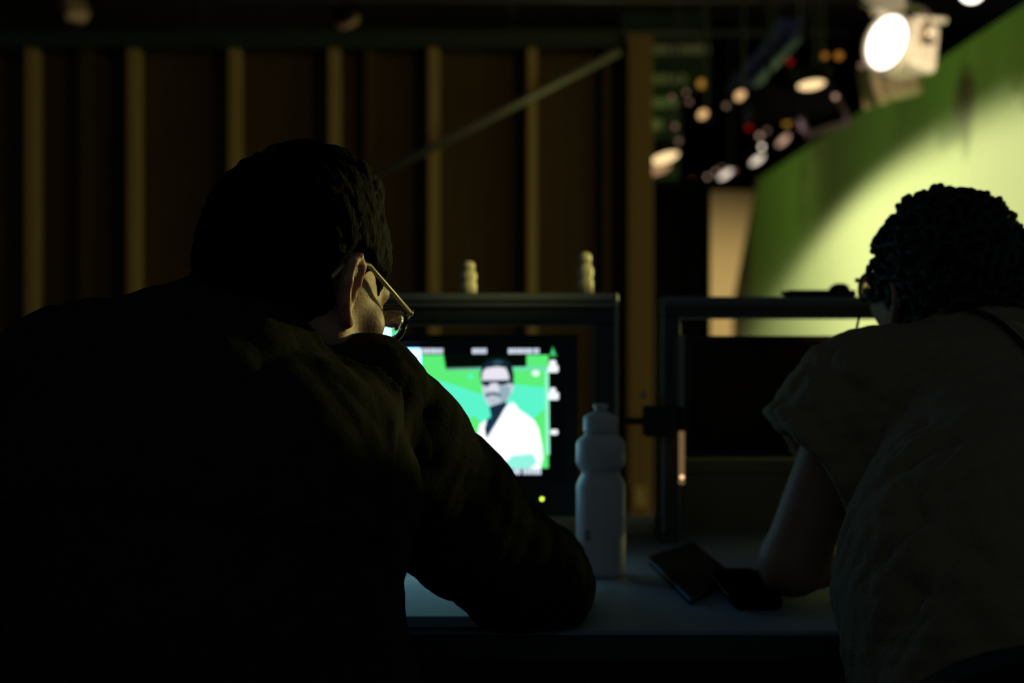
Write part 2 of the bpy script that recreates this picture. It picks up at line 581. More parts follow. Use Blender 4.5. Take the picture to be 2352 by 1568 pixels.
# green side wall; its far end leans like the cove of the set
GX = 2.27
gw = thing('wall_right', 'tall green studio wall lit bright by a lamp, far right', None)
gw['kind'] = 'structure'
Ytop, Ybot, Ht = 13.05, 14.75, 2.58
vs = []
for x in (GX, GX + 0.06):
    vs += [(x, 3.2, 0), (x, Ybot, 0), (x, 14.43, 1.54), (x, 13.70, 2.10), (x, Ytop, Ht), (x, 3.2, Ht)]
fs = [(0, 1, 2, 3, 4, 5), (11, 10, 9, 8, 7, 6)] + [(i, i + 6, (i + 1) % 6 + 6, (i + 1) % 6) for i in range(6)]
new_obj('painted_panel', vs, fs, M['green'], gw)
tube('edge_batten', [(GX + 0.03, Ybot + 0.03, 0.03), (GX + 0.03, 14.46, 1.54), (GX + 0.03, 13.73, 2.10), (GX + 0.03, Ytop + 0.03, Ht)], 0.045, M['trimwood'], gw, 8)

# back of the timber set wall: plywood skins, studs, plates
WY = 5.6
wb = thing('wall_back', None, None, (0, WY, 0))
wb['kind'] = 'structure'
del_x = lambda px: (px - 1176) / 3267 * WY
zt = CAMZ + (784 - 68) / 3267 * WY
studs = [(-60, 24), (68, 24), (190, 34), (303, 24), (536, 24), (766, 24), (846, 22), (995, 24), (1222, 22), (1395, 18)]
cuts = [-330, -165, 68, 303, 536, 766, 995, 1222, 1455]
for a, b in zip(cuts[:-1], cuts[1:]):
    box('plywood_panel', (del_x(a) + 0.002, 0.095, 0.0), (del_x(b) - 0.002, 0.11, zt - 0.01), M['ply'], wb, 0)
for px, wpx in studs:
    dim = px in (190, 846, 1395)
    hw = wpx / 2 / 3267 * WY
    box('stud', (del_x(px) - hw, 0.03 if dim else 0.0, 0.09), (del_x(px) + hw, 0.0945, zt - 0.071), M['ply'] if dim else M['pine'], wb, 0.003)
box('top_plate', (del_x(-330), -0.004, zt - 0.07), (del_x(1438), 0.0945, zt), M['greyrail'], wb, 0.003)
box('bottom_plate', (del_x(-330), -0.004, 0.0), (del_x(1438), 0.0945, 0.088), M['pine'], wb, 0.003)
box('corner_post', (del_x(1440), -0.045, 0.0), (del_x(1497), 0.14, CAMZ + (784 - 84) / 3267 * WY), M['post'], wb, 0.004)
box('nailing_block', (del_x(1452), -0.06, 0.27), (del_x(1478), -0.046, 0.40), M['pine'], wb, 0.002)
box('nailing_block', (del_x(1452), -0.06, 0.44), (del_x(1478), -0.046, 0.52), M['pine'], wb, 0.002)
a = P(860, 408, WY - 0.03)
b = P(1424, 118, WY - 0.03)
tube('diagonal_brace', [a - Vector((0, WY, 0)), b - Vector((0, WY, 0))], 0.017, M['brace'], wb, 10)

# slatted panel seen high up beyond the post
SY = 12.6
sp = thing('wall_slatted', None, None, (0, SY, 0))
sp['kind'] = 'structure'
sx = lambda px: (px - 1176) / 3267 * SY
sz = lambda py: CAMZ + (784 - py) / 3267 * SY
box('backing_panel', (sx(1430), 0.06, 0), (sx(1560), 0.09, sz(30)), M['slatback'], sp, 0)
box('backing_panel', (sx(1560), 0.06, sz(205)), (sx(1632), 0.09, sz(30)), M['slatback'], sp, 0)
for py, xr in ((112, 1630), (180, 1578), (235, 1556), (285, 1520)):
    box('slat', (sx(1430), 0.0, sz(py + 9)), (sx(xr), 0.06, sz(py - 9)), M['slat'], sp, 0.004)

# black drape in front of the far wall
bd = thing('black_curtain', 'tall black curtain hanging between the timber post and the beige wall', 'curtain', (0.70, 5.95, 0))
pts = []
bm = bmesh.new()
n = 60
x0, x1 = (1490 - 1176) / 3267 * 5.95 - 0.70, (1624 - 1176) / 3267 * 5.95 - 0.70
ztop = CAMZ + (784 - 425) / 3267 * 5.95
rows = []
for i in range(n + 1):
    t = i / n
    x = x0 + (x1 - x0) * t
    y = 0.025 * math.sin(t * 30)
    rows.append([bm.verts.new((x, y, 0.01)), bm.verts.new((x, y * 0.7, ztop)), bm.verts.new((x, y + 0.012, 0.01)), bm.verts.new((x, y * 0.7 + 0.012, ztop))])
for i in range(n):
    p, q = rows[i], rows[i + 1]
    bm.faces.new((p[0], q[0], q[1], p[1]))
    bm.faces.new((p[2], p[3], q[3], q[2]))
    bm.faces.new((p[1], q[1], q[3], p[3]))
    bm.faces.new((p[0], p[2], q[2], q[0]))
bm.faces.new((rows[0][0], rows[0][1], rows[0][3], rows[0][2]))
bm.faces.new((rows[-1][0], rows[-1][2], rows[-1][3], rows[-1][1]))
bobj('cloth', bm, M['drape'], bd, True)
tube('curtain_rail', [(x0 - 0.05, 0.006, ztop + 0.012), (x1 + 0.03, 0.006, ztop + 0.012)], 0.012, M['drape'], bd)
tube('support_post', [(x0 - 0.03, 0.05, 0.0), (x0 - 0.03, 0.05, ztop + 0.012), (x0 - 0.03, 0.006, ztop + 0.012)], 0.012, M['drape'], bd)
tube('support_post', [(x1 + 0.01, 0.05, 0.0), (x1 + 0.01, 0.05, ztop + 0.012), (x1 + 0.01, 0.006, ztop + 0.012)], 0.012, M['drape'], bd)
# high black masking over the rig, above the beige wall
mk = struct(box('wall_masking', (-1.2, 15.4, 2.72), (5.4, 15.44, 4.3), M['drape'], bev=0))

# ------------------------------------------------------------------ lighting rig
def fixture(name, label, loc, d, size=0.12, on=None, body='lamp_black', ring='lamp_black', roll=0.0, doors=(), pipe_z=None,
            group='studio lamps hanging in the rig', yoke='lamp_black', length=1.5, glints=()):
    """fresnel lamp: lens centre at loc, throwing light along d"""
    t = thing(name, label, 'lamp', loc, group)
    q = Vector(d).to_track_quat('Z', 'Y').to_matrix().to_4x4() @ Matrix.Rotation(roll, 4, 'Z')
    s = size
    bm = bmesh.new()
    bbox(bm, (-s * 0.95, -s * 0.95, -s * (0.45 + length)), (s * 0.95, s * 0.95, -s * 0.42), s * 0.22, q)
    for i in range(4):
        z = -s * (0.7 + length * 0.22 * i)
        bbox(bm, (-s * 1.0, -s * 0.6, z - s * 0.03), (s * 1.0, s * 0.6, z + s * 0.03), 0, q)
    bobj('housing', bm, M[body], t)
    lathe('front_ring', [(s * 0.8, -s * 0.42), (s * 1.12, -s * 0.40), (s * 1.16, 0.0), (s * 1.08, s * 0.03), (s * 1.02, s * 0.0), (s * 1.0, -s * 0.1)], M[ring], t, 32, q)
    lm = on if on else M['glass_off']
    lathe('lens', [(s * 0.99, -s * 0.09), (s * 0.9, -s * 0.02), (s * 0.6, s * 0.05), (0.0, s * 0.08)], lm, t, 32, q)
    bm = bmesh.new()
    yk = []
    for i in range(13):
        an = PI * i / 12
        yk.append(q @ Vector((-s * 1.25 * math.cos(an), s * 1.55 * math.sin(an) ** 0.6 if 0 < i < 12 else 0.0, -s * 0.9)))
    tube_bm(bm, yk, s * 0.12, 8)
    bobj('yoke', bm, M[yoke], t, True)
    top = q @ Vector((0, s * 1.6, -s * 0.9))
    hook = Vector((top.x, top.y, top.z + s * 0.55))
    tube('hook_clamp', [top, (top + hook) / 2, hook], [s * 0.14, s * 0.12, s * 0.2], M['metal_dark'], t, 8)
    for sx_ in (-1, 1):
        lathe('knob', [(0, 0), (s * 0.16, 0.0), (s * 0.16, s * 0.14), (0, s * 0.15)], M['metal_dark'], t, 12,
              q @ Matrix.Translation((sx_ * s * 1.3, 0, -s * 0.9)) @ Matrix.Rotation(sx_ * PI / 2, 4, 'Y'))
    for ang, open_, ln in doors:
        dm = q @ Matrix.Rotation(ang, 4, 'Z') @ Matrix.Translation((0, s * 1.08, 0.0)) @ Matrix.Rotation(open_, 4, 'X')
        bm = bmesh.new()
        vs_ = [(-s * 0.75, 0, 0), (s * 0.75, 0, 0), (s * 1.1, 0, s * ln), (-s * 1.1, 0, s * ln)]
        lo = [bm.verts.new(dm @ Vector((x, -0.002, z))) for x, y, z in vs_]
        hi = [bm.verts.new(dm @ Vector((x, 0.002, z))) for x, y, z in vs_]
        for i in range(4):
            bm.faces.new((lo[i], lo[(i + 1) % 4], hi[(i + 1) % 4], hi[i]))
        bm.faces.new(lo[::-1])
        bm.faces.new(hi)
        bobj('barn_door', bm, M[body], t)
    for (ox, oy, oz, r, pm) in glints:  # glowing specks standing in for glints on the lamp bodies
        bm = bmesh.new()
        bmesh.ops.create_icosphere(bm, subdivisions=2, radius=r, matrix=Matrix.Translation((ox, oy, oz)))
        bobj('glint_spot', bm, pm, t, True)
    # suspension rod up to its pipe
    if pipe_z:
        tube('drop_rod', [hook, (hook.x, hook.y, pipe_z - loc[2])], 0.010, M['pipe'], t, 6)
    return t


E = {
    'white': emit('lamp_glow_white', (1.0, 0.93, 0.80, 1), 4.0),
    'white2': emit('lamp_glow_pale', (1.0, 0.84, 0.66, 1), 1.15),
    'warm': emit('lamp_glow_warm', (1.0, 0.70, 0.34, 1), 1.5),
    'warm2': emit('lamp_glow_amber', (1.0, 0.60, 0.25, 1), 1.0),
    'warm3': emit('lamp_glow_dull', (1.0, 0.58, 0.28, 1), 0.45),
    'orange': emit('glint_orange', (1.0, 0.38, 0.05, 1), 0.32),
    'yellow': emit('glint_yellow', (1.0, 0.50, 0.07, 1), 0.36),
    'red': emit('glint_red', (1.0, 0.04, 0.03, 1), 0.16),
    'glint': emit('glint_pale', (1.0, 0.82, 0.62, 1), 2.6),
    'glintlens': emit('glint_lens_dim', (1.0, 0.62, 0.42, 1), 0.6),
    'tan': emit('glint_faint', (1.0, 0.60, 0.40, 1), 0.22),
}
PIPES = (2.95, 3.0)


def off(px, py, Y, base):
    v = P(px, py, Y) - Vector(base)
    return (v.x, v.y, v.z)


def lamp(px, py, Y, **kw):
    b = P(px, py, Y)
    pl = [off(x, y, Y + dy, b) + (r, E[m]) for x, y, dy, r, m in kw.pop('pl', [])]
    return fixture(loc=tuple(b), glints=pl, pipe_z=4.3, **kw)


main = lamp(2034, 96, 6.0, name='studio_lamp', label='large glowing studio lamp with cream housing in the top corner of the rig', d=(-0.84, -0.52, 0.13), size=0.112,
            on=E['white'], body='lamp_cream', ring='lamp_cream', yoke='lamp_steel', length=1.45, doors=((0.0, -1.15, 1.0),))
for nm, a_, b_ in (('side_arm', P(1980, 6, 5.86), P(2036, 32, 5.90)), ('top_arm', P(2096, 41, 5.93), P(2172, 47, 5.98))):
    tube(nm, [a_ - main.location, b_ - main.location], 0.013, M['lamp_cream'], main, 8)
lamp(2232, -22, 5.8, name='studio_lamp', label='glowing studio lamp cut off by the top edge of the picture', d=(-0.3, -0.85, -0.3), size=0.05,
     on=E['white'])
lamp(2012, 190, 7.2, name='studio_lamp', label='unlit tan studio lamp just below the large glowing lamp', d=(-0.8, 0.4, -0.15), size=0.10, body='lamp_tan', ring='lamp_tan', length=1.7,
     pl=[(1981, 150, -0.25, 0.018, 'tan')], doors=((PI / 2, 0.3, 1.0),))
lamp(1864, 196, 6.75, name='studio_lamp', label='black lamp with warm oval glow above the long black lamp box', d=(0.08, -0.20, -0.95), size=0.066, on=E['warm'],
     pl=[(1895, 128, -0.2, 0.015, 'orange'), (1927, 128, -0.2, 0.019, 'orange'), (1815, 142, -0.2, 0.015, 'red'), (1919, 222, -0.2, 0.012, 'glintlens')], length=0.5)
lamp(1527, 364, 9.5, name='studio_lamp', label='lamp with wide warm glow beside the timber post, upper of two', d=(0.25, -0.25, -0.93), size=0.098, on=E['warm'], length=0.5)
lamp(1510, 391, 9.95, name='studio_lamp', label='lamp with dull amber glow beside the timber post, lower of two', d=(0.25, -0.25, -0.93), size=0.098, on=E['warm3'], length=0.3)
lamp(1740, 368, 11.0, name='studio_lamp', label='small lamp with pale oval glow at the tip of the green wall', d=(0.47, -0.36, -0.80), size=0.062, on=E['white2'], length=0.5,
     pl=[(1750, 337, -0.1, 0.014, 'glint'), (1745, 312, -0.1, 0.018, 'glintlens'), (1762, 300, -0.1, 0.016, 'tan')])
lamp(1667, 401, 11.0, name='studio_lamp', label='small lamp with pale glow low above the beige wall', d=(0.47, -0.36, -0.80), size=0.062, on=E['white2'], length=0.5,
     pl=[(1625, 406, -0.1, 0.013, 'glintlens'), (1644, 394, -0.1, 0.012, 'glintlens'), (1604, 447, -0.1, 0.018, 'glintlens'), (1590, 418, -0.1, 0.022, 'orange'), (1570, 420, -0.1, 0.018, 'tan'), (1659, 385, -0.1, 0.012, 'tan'), (1686, 392, -0.1, 0.014, 'tan')])
lamp(1800, 323, 10.5, name='studio_lamp', label='small lamp with pinkish glow between the long lamp box and green wall', d=(0.55, -0.40, -0.72), size=0.06, on=E['glintlens'], length=0.5,
     pl=[(1808, 280, -0.1, 0.030, 'yellow'), (1840, 295, -0.1, 0.014, 'tan')])
lamp(1700, 219, 7.6, name='studio_lamp', label='black lamp with round amber glow left of the long lamp box', d=(-0.5, -0.75, 0.35), size=0.030, on=E['warm2'], length=1.6,
     pl=[(1612, 192, 0.2, 0.024, 'yellow'), (1668, 243, 0.1, 0.014, 'tan')])
lamp(1614, 262, 7.6, name='studio_lamp', label='black lamp with small amber glow beside the slatted panel', d=(-0.5, -0.75, 0.35), size=0.028, on=E['warm2'], length=1.8,
     pl=[(1720, 292, 0.2, 0.018, 'red'), (1576, 212, 0.1, 0.012, 'tan'), (1583, 234, 0.1, 0.012, 'tan'), (1551, 290, 0.1, 0.013, 'tan'), (1559, 324, 0.1, 0.013, 'tan'), (1543, 224, 0.1, 0.012, 'tan')])
lamp(160, 44, 7.0, name='studio_lamp', label='dim unlit lamp above the far end of the timber wall', d=(-0.5, 0.5, -0.6), size=0.06, body='lamp_tan', length=1.2)
lamp(800, 50, 7.0, name='studio_lamp', label='dim unlit lamp above the timber wall over the short-haired man', d=(0.3, 0.6, -0.6), size=0.05, body='lamp_black', ring='lamp_tan', length=1.2)

# long black lamp box
pb = thing('panel_lamp', 'long black lamp box hanging unlit in the middle of the rig', 'lamp', tuple(P(1815, 236, 7.0)))
sm = 7.0 / 3267
mx = Matrix.Rotation(R(-5), 4, 'Y')
box('housing', (-100 * sm, -0.10, -34 * sm), (95 * sm, 0.16, 30 * sm), M['drape'], pb, 0.012, mx)
box('frame_edge', (-104 * sm, -0.115, 26 * sm), (98 * sm, -0.10, 34 * sm), M['drape'], pb, 0.003, mx)
tube('drop_rod', [(-0.1, 0, 0.05), (-0.1, 0, 4.3 - P(0, 236, 7.0).z)], 0.01, M['pipe'], pb, 6)
tube('drop_rod', [(0.12, 0, 0.05), (0.12, 0, 4.3 - P(0, 236, 7.0).z)], 0.01, M['pipe'], pb, 6)
tube('bracket', [(100 * sm, -0.05, 10 * sm), (132 * sm, -0.05, -50 * sm), (35 * sm, -0.05, -76 * sm), (20 * sm, -0.05, -32 * sm)], 0.022, M['rust'], pb, 8)

# pipe grid
for i, (y, z) in enumerate(((6.5, 3.09), (8.3, 3.09), (9.2, 3.09))):
    pp = thing('rig_pipe', ('rig pipe nearest the timber wall, crossing below the dark ceiling', 'second rig pipe behind the timber wall, below the dark ceiling',
                            'rig pipe farthest back, below the dark ceiling')[i], 'pipe', (0, y, z), 'rig pipes below the ceiling')
    tube('pipe', [(-4.9, 0, 0), (2.2, 0, 0)], 0.024, M['pipe'], pp)
    for x in (-4, -2, 0, 2):
        tube('hanger', [(x, 0, 0.02), (x, 0, 4.3 - z)], 0.008, M['pipe'], pp, 6)
bc = thing('blue_cloth', 'dark blue cloth hanging over the middle of the rig', 'cloth', tuple(P(1765, 130, 8.0)))
bm = bmesh.new()
rows = []
for i in range(13):
    t = i / 12
    r_ = []
    for j in range(5):
        s_ = j / 4 - 0.5
        x = (60 - 130 * t) * sm + s_ * 0.16 + 0.02 * math.sin(5 * t)
        r_.append(bm.verts.new((x, 0.03 * math.sin(9 * s_ + 4 * t), (100 - 190 * t) * sm)))
    rows.append(r_)
for i in range(12):
    for j in range(4):
        bm.faces.new((rows[i][j], rows[i][j + 1], rows[i + 1][j + 1], rows[i + 1][j]))
o = bobj('fabric', bm, M['bluecloth'], bc, True)
mo = o.modifiers.new('thick', 'SOLIDIFY')
mo.thickness = 0.01
for t in (0, 1):
    tube('tie', [(60 * sm - 0.08 + 0.16 * t, 0, 98 * sm), (60 * sm - 0.08 + 0.16 * t, 0, 4.3 - bc.location.z)], 0.006, M['pipe'], bc, 6)
tt = thing('rig_tube', 'thin grey-green tube slanting beside the blue cloth in the rig', 'tube', tuple(P(1785, 145, 7.8)))
tube('tube', [off(1836, 88, 7.8, P(1785, 145, 7.8)), off(1736, 196, 7.8, P(1785, 145, 7.8))], 0.018, M['teal'], tt)
tube('drop_rod', [off(1836, 88, 7.8, P(1785, 145, 7.8)), (off(1836, 88, 7.8, P(1785, 145, 7.8))[0], 0, 4.3 - tt.location.z)], 0.008, M['pipe'], tt, 6)

# ------------------------------------------------------------------ desk
dk = thing('desk', 'wide pale desk both men lean on, carrying monitors and a bottle', 'desk', (0, 1.61, 0))
box('desk_top', (-1.45, 0.0, DESK - 0.03), (1.35, 1.08, DESK), M['desk'], dk, 0.004)
box('edge_band', (-1.45, -0.006, DESK - 0.032), (1.35, -0.0005, DESK - 0.004), M['deskedge'], dk, 0.001)
for x in (-1.38, 1.22):
    for y in (0.05, 0.98):
        box('leg', (x, y, 0), (x + 0.06, y + 0.06, DESK - 0.031), M['metal_dark'], dk, 0.004)
box('apron', (-1.3, 0.95, DESK - 0.30), (1.2, 0.97, DESK - 0.031), M['deskedge'], dk, 0.002)

# ------------------------------------------------------------------ monitors and their frames
def frame(label, x0, x1, zt_, y, bar, post, depth=0.09):
    t = thing('equipment_cage', label, 'cage', ((x0 + x1) / 2, y, DESK), 'metal cages around the monitors')
    hw = (x1 - x0) / 2
    h = zt_ - DESK
    box('top_rail', (-hw, 0, h - bar), (hw, depth, h), M['alu'], t, 0.004)
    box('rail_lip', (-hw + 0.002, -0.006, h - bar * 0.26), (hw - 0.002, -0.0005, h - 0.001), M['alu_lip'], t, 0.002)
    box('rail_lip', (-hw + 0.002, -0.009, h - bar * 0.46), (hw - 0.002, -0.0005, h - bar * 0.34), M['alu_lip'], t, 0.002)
    for sx_ in (-1, 1):
        a_, b_ = (hw - post, hw) if sx_ > 0 else (-hw, -hw + post)
        box('post_foot', (a_, -0.006, 0), (b_, depth + 0.02, 0.0118), M['alu'], t, 0.003)
        box('post', (a_, 0, 0.012), (b_, depth, h - bar - 0.001), M['alu'], t, 0.004)
        e = hw if sx_ > 0 else -hw
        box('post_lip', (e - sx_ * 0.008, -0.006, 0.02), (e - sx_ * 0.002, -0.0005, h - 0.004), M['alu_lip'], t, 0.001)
        e = hw - post if sx_ > 0 else -hw + post
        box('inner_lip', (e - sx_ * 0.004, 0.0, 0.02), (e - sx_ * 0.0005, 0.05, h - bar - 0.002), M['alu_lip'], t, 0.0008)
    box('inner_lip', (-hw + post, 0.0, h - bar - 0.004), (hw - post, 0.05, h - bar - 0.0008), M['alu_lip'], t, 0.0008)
    return t


FY = 2.31
f1 = frame('dark metal cage around the lit monitor, two small bottles on top', -0.372, 0.173, 1.164, FY, 0.050, 0.036)
f2 = frame('dark metal cage around the switched-off monitor beside the curly-haired man', 0.240, 0.735, 1.158, FY, 0.032, 0.030)
# clamp between the frames
lx = 0.240 - (0.240 + 0.735) / 2
box('clamp', (lx - 0.030, -0.03, 0.175), (lx + 0.034, -0.008, 0.225), M['plastic_black'], f2, 0.006)
tube('clamp_screw', [(lx - 0.055, -0.02, 0.20), (lx - 0.030, -0.02, 0.20)], 0.006, M['metal_dark'], f2)
lathe('clamp_knob', [(0, 0), (0.006, 0), (0.006, 0.006), (0.005, 0.010), (0, 0.011)], M['lamp_steel'], f2, 16, Matrix.Translation((lx - 0.03, -0.03, 0.242)) @ Matrix.Rotation(PI / 2, 4, 'X'))

MY = 2.22
mon = thing('monitor', 'lit monitor showing a man in a white coat before a green background', 'monitor', (-0.092, MY, DESK))
U = MY / 3267  # one reference unit on the screen face, metres
scx = lambda px: (px - 1039) * U
scz = lambda py: CAMZ + (784 - py) * U - DESK
mw, = (0.194,)
bm = bmesh.new()
bbox(bm, (-mw, 0.004, scz(1185)), (mw, 0.045, scz(768)), 0.006)
bobj('housing', bm, M['plastic_black'], mon)
bm = bmesh.new()
for lo, hi in (((-mw, -0.004, scz(788)), (mw, 0.0035, scz(768))), ((-mw, -0.004, scz(1185)), (mw, 0.0035, scz(1108))),
               ((-mw, -0.004, scz(1108)), (-mw + 0.018, 0.0035, scz(788))), ((mw - 0.018, -0.004, scz(1108)), (mw, 0.0035, scz(788)))):
    bbox(bm, lo, hi, 0.0015)
bobj('bezel', bm, M['plastic_black'], mon)
lathe('stand_foot', [(0, 0), (0.07, 0), (0.07, 0.008), (0.03, 0.014), (0, 0.014)], M['plastic_black'], mon, 32, Matrix.Translation((0, 0.0, 0)))
box('stand_neck', (-0.03, 0.005, 0.013), (0.03, 0.040, scz(1180)), M['plastic_black'], mon, 0.004)
lathe('power_light', [(0, 0), (0.0028, 0), (0.0022, 0.001), (0, 0.0012)], emit('power_green', (0.55, 0.75, 0.05, 1), 3.4), mon, 16,
      Matrix.Translation((scx(1243), -0.0042, scz(1145))) @ Matrix.Rotation(PI / 2, 4, 'X'))
blk = emit('screen_black', (0.0007, 0.0012, 0.0016, 1), 1.0)
screen = new_obj('screen', [(-mw + 0.018, 0.003, scz(1108)), (mw - 0.018, 0.003, scz(1108)), (mw - 0.018, 0.003, scz(788)), (-mw + 0.018, 0.003, scz(788))], [(0, 1, 2, 3)], blk, mon)
layer = [0]
EM = {}


def em(rgb, st=1.0):
    key = (rgb, st)
    if key not in EM:
        EM[key] = emit('screen_colour', S(*rgb), st)
    return EM[key]


def poly(name, pts, rgb, st=1.0):
    """flat shape shown on the screen"""
    layer[0] += 1
    y = 0.003 - 0.00006 * layer[0]
    return new_obj(name, [(scx(x), y, scz(z)) for x, z in pts], [tuple(range(len(pts)))], em(rgb, st), screen)


def rrect(x0, y0, x1, y1, r=5):
    out = []
    for cx, cy, a0 in ((x1 - r, y0 + r, -90), (x1 - r, y1 - r, 0), (x0 + r, y1 - r, 90), (x0 + r, y0 + r, 180)):
        for k in range(5):
            a = R(a0 + 90 * k / 4)
            out.append((cx + r * math.cos(a), cy + r * math.sin(a)))
    return out


GREEN, TEAL = (92, 240, 120), (92, 246, 205)
poly('picture_background', [(812, 815), (1258, 815), (1258, 1075), (812, 1075)], GREEN)
poly('picture_glow', [(840, 870), (960, 860), (1060, 890), (1100, 905), (1160, 880), (1252, 890), (1252, 935), (1200, 985), (1150, 1000), (1085, 955), (1040, 980), (840, 1000)], TEAL)
poly('dark_ceiling_shape', [(1016, 812), (1208, 812), (1208, 843), (1022, 848)], (3, 10, 6))
poly('thin_line', [(1022, 845), (1256, 841), (1256, 850), (1022, 851)], (110, 225, 180))
poly('thin_line', [(1022, 845), (1100, 843), (1100, 847), (1022, 850)], (100, 150, 130))
poly('level_bar', [(1250, 850), (1259, 850), (1261, 1044), (1252, 1044)], (150, 250, 205))
poly('fill_panel', [(800, 800), (965, 800), (965, 1095), (800, 1095)], (130, 205, 255), 4.4)  # added on the unseen part of the screen, over-bright to light desk and paper
# on-screen figure
poly('figure_hair', [(1101, 862), (1103, 845), (1112, 832), (1128, 824), (1150, 823), (1166, 829), (1175, 842), (1179, 862), (1178, 884), (1168, 884), (1104, 884)], (16, 34, 42))
poly('figure_hair_shine', [(1128, 833), (1140, 827), (1155, 829), (1150, 836), (1132, 837)], (44, 78, 92))
poly('figure_face', [(1104, 876), (1106, 855), (1114, 845), (1140, 841), (1160, 844), (1167, 860), (1170, 880), (1178, 884), (1177, 898), (1171, 903), (1166, 918), (1156, 932), (1142, 938), (1126, 936), (1114, 922), (1107, 900)], (205, 212, 226))
poly('figure_forehead', [(1107, 870), (1110, 852), (1124, 845), (1150, 844), (1163, 852), (1165, 872)], (236, 230, 242))
poly('figure_cheek', [(1146, 886), (1170, 886), (1170, 903), (1162, 922), (1150, 932), (1146, 910)], (150, 176, 190))
poly('figure_spectacles', [(1104, 874), (1170, 872), (1170, 879), (1158, 884), (1145, 885), (1140, 879), (1132, 879), (1127, 886), (1112, 887), (1105, 882)], (28, 46, 58))
poly('figure_nose', [(1124, 880), (1138, 880), (1141, 898), (1120, 898)], (226, 224, 238))
poly('figure_beard', [(1112, 903), (1132, 899), (1150, 904), (1148, 912), (1128, 908), (1114, 914)], (96, 122, 138))
poly('figure_chin', [(1120, 914), (1146, 912), (1148, 926), (1136, 932), (1122, 928)], (186, 200, 212))
poly('figure_neck', [(1122, 934), (1160, 922), (1164, 934), (1150, 962), (1128, 985), (1118, 975), (1126, 955)], (26, 44, 66))
poly('figure_coat', [(1160, 934), (1175, 923), (1182, 928), (1190, 940), (1210, 953), (1226, 966), (1236, 985), (1243, 1020), (1246, 1050), (1240, 1077), (1120, 1077), (1088, 1030), (1100, 975), (1115, 963), (1112, 985), (1116, 1004), (1130, 985)], (246, 255, 252), 1.25)
poly('figure_coat_shade', [(1175, 1046), (1222, 1042), (1232, 1062), (1215, 1077), (1140, 1077), (1160, 1062)], (150, 246, 226))
poly('figure_shirt', [(1118, 962), (1132, 955), (1150, 952), (1130, 985), (1116, 1008), (1111, 985)], (28, 50, 76))
poly('bright_spot', rrect(1220, 850, 1238, 864, 7), (240, 255, 250))
poly('bright_spot', rrect(1072, 859, 1086, 871, 6), (92, 246, 190))
# rows of tiny read-outs
for x0, x1, y in ((830, 880, 806), (962, 1016, 806), (1083, 1116, 806), (1166, 1222, 806), (1225, 1237, 806), (1178, 1196, 1083), (1200, 1244, 1083)):
    x = x0
    while x < x1 - 2:
        w_ = min(random.choice((5, 6, 7)), x1 - x)
        poly('readout_glyph', [(x, y - 6), (x + w_, y - 6), (x + w_, y + 6), (x, y + 6)], (225, 235, 255), 1.0)
        x += w_ + 1.6
for x0, y0, x1, y1 in ((1260, 827, 1276, 838), (1257, 838, 1281, 855), (1261, 890, 1275, 900), (1257, 900, 1282, 918), (1262, 986, 1280, 998)):
    poly('side_readout', rrect(x0, y0, x1, y1, 4), (245, 250, 255), 1.1)
poly('warning_triangle', [(1268, 796), (1277, 818), (1260, 818)], (60, 200, 90), 0.9)
poly('warning_triangle', [(1268, 804), (1272, 813), (1265, 813)], (70, 215, 190), 0.9)

mon2 = thing('monitor', 'switched-off black monitor in front of the curly-haired man', 'monitor', (0.49, 2.255, DESK))
Y2 = 2.255
zz = lambda py: CAMZ + (784 - py) / 3267 * Y2 - DESK
xl = (1574 - 1176) / 3267 * Y2 - 0.49
box('housing', (xl, 0.004, zz(1050)), (-xl, 0.044, zz(771)), M['plastic_black'], mon2, 0.005)
bm = bmesh.new()
for lo, hi in (((xl, -0.004, zz(786)), (-xl, 0.0035, zz(771))), ((xl, -0.004, zz(1050)), (-xl, 0.0035, zz(1034))),
               ((xl, -0.004, zz(1034)), (xl + 0.011, 0.0035, zz(786))), ((-xl - 0.011, -0.004, zz(1034)), (-xl, 0.0035, zz(786)))):
    bbox(bm, lo, hi, 0.0015)
bobj('bezel', bm, M['gloss_black'], mon2)
box('screen', (xl + 0.011, 0.001, zz(1034)), (-xl - 0.011, 0.0039, zz(786)), M['glass_off'], mon2, 0)
box('stand_neck', (0.07, -0.02, 0.012), (0.13, 0.003, zz(1040)), M['plastic_black'], mon2, 0.003)
lathe('stand_foot', [(0, 0), (0.065, 0), (0.065, 0.008), (0.03, 0.013), (0, 0.013)], M['plastic_black'], mon2, 32, Matrix.Translation((0.10, -0.03, 0)))
# satin side strip of the monitor that catches the warm lamps
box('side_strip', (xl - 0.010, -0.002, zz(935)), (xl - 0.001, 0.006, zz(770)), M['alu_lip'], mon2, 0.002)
box('reflection_strip', (xl - 0.010, -0.002, zz(1112)), (xl - 0.001, 0.006, zz(990)), emit('reflection_strip', (1.0, 0.62, 0.26, 1), 0.16), mon2, 0.002)  # glow stands in for warm lamps reflected in the glossy edge
lathe('reflection_spot', [(0, 0), (0.0035, 0), (0.003, 0.0015), (0, 0.002)], emit('reflection_amber', (1.0, 0.62, 0.30, 1), 1.6), mon2, 16,
      Matrix.Translation((xl - 0.0055, -0.0025, zz(1095))) @ Matrix.Rotation(PI / 2, 4, 'X'))  # hottest point of that reflection, also made to glow

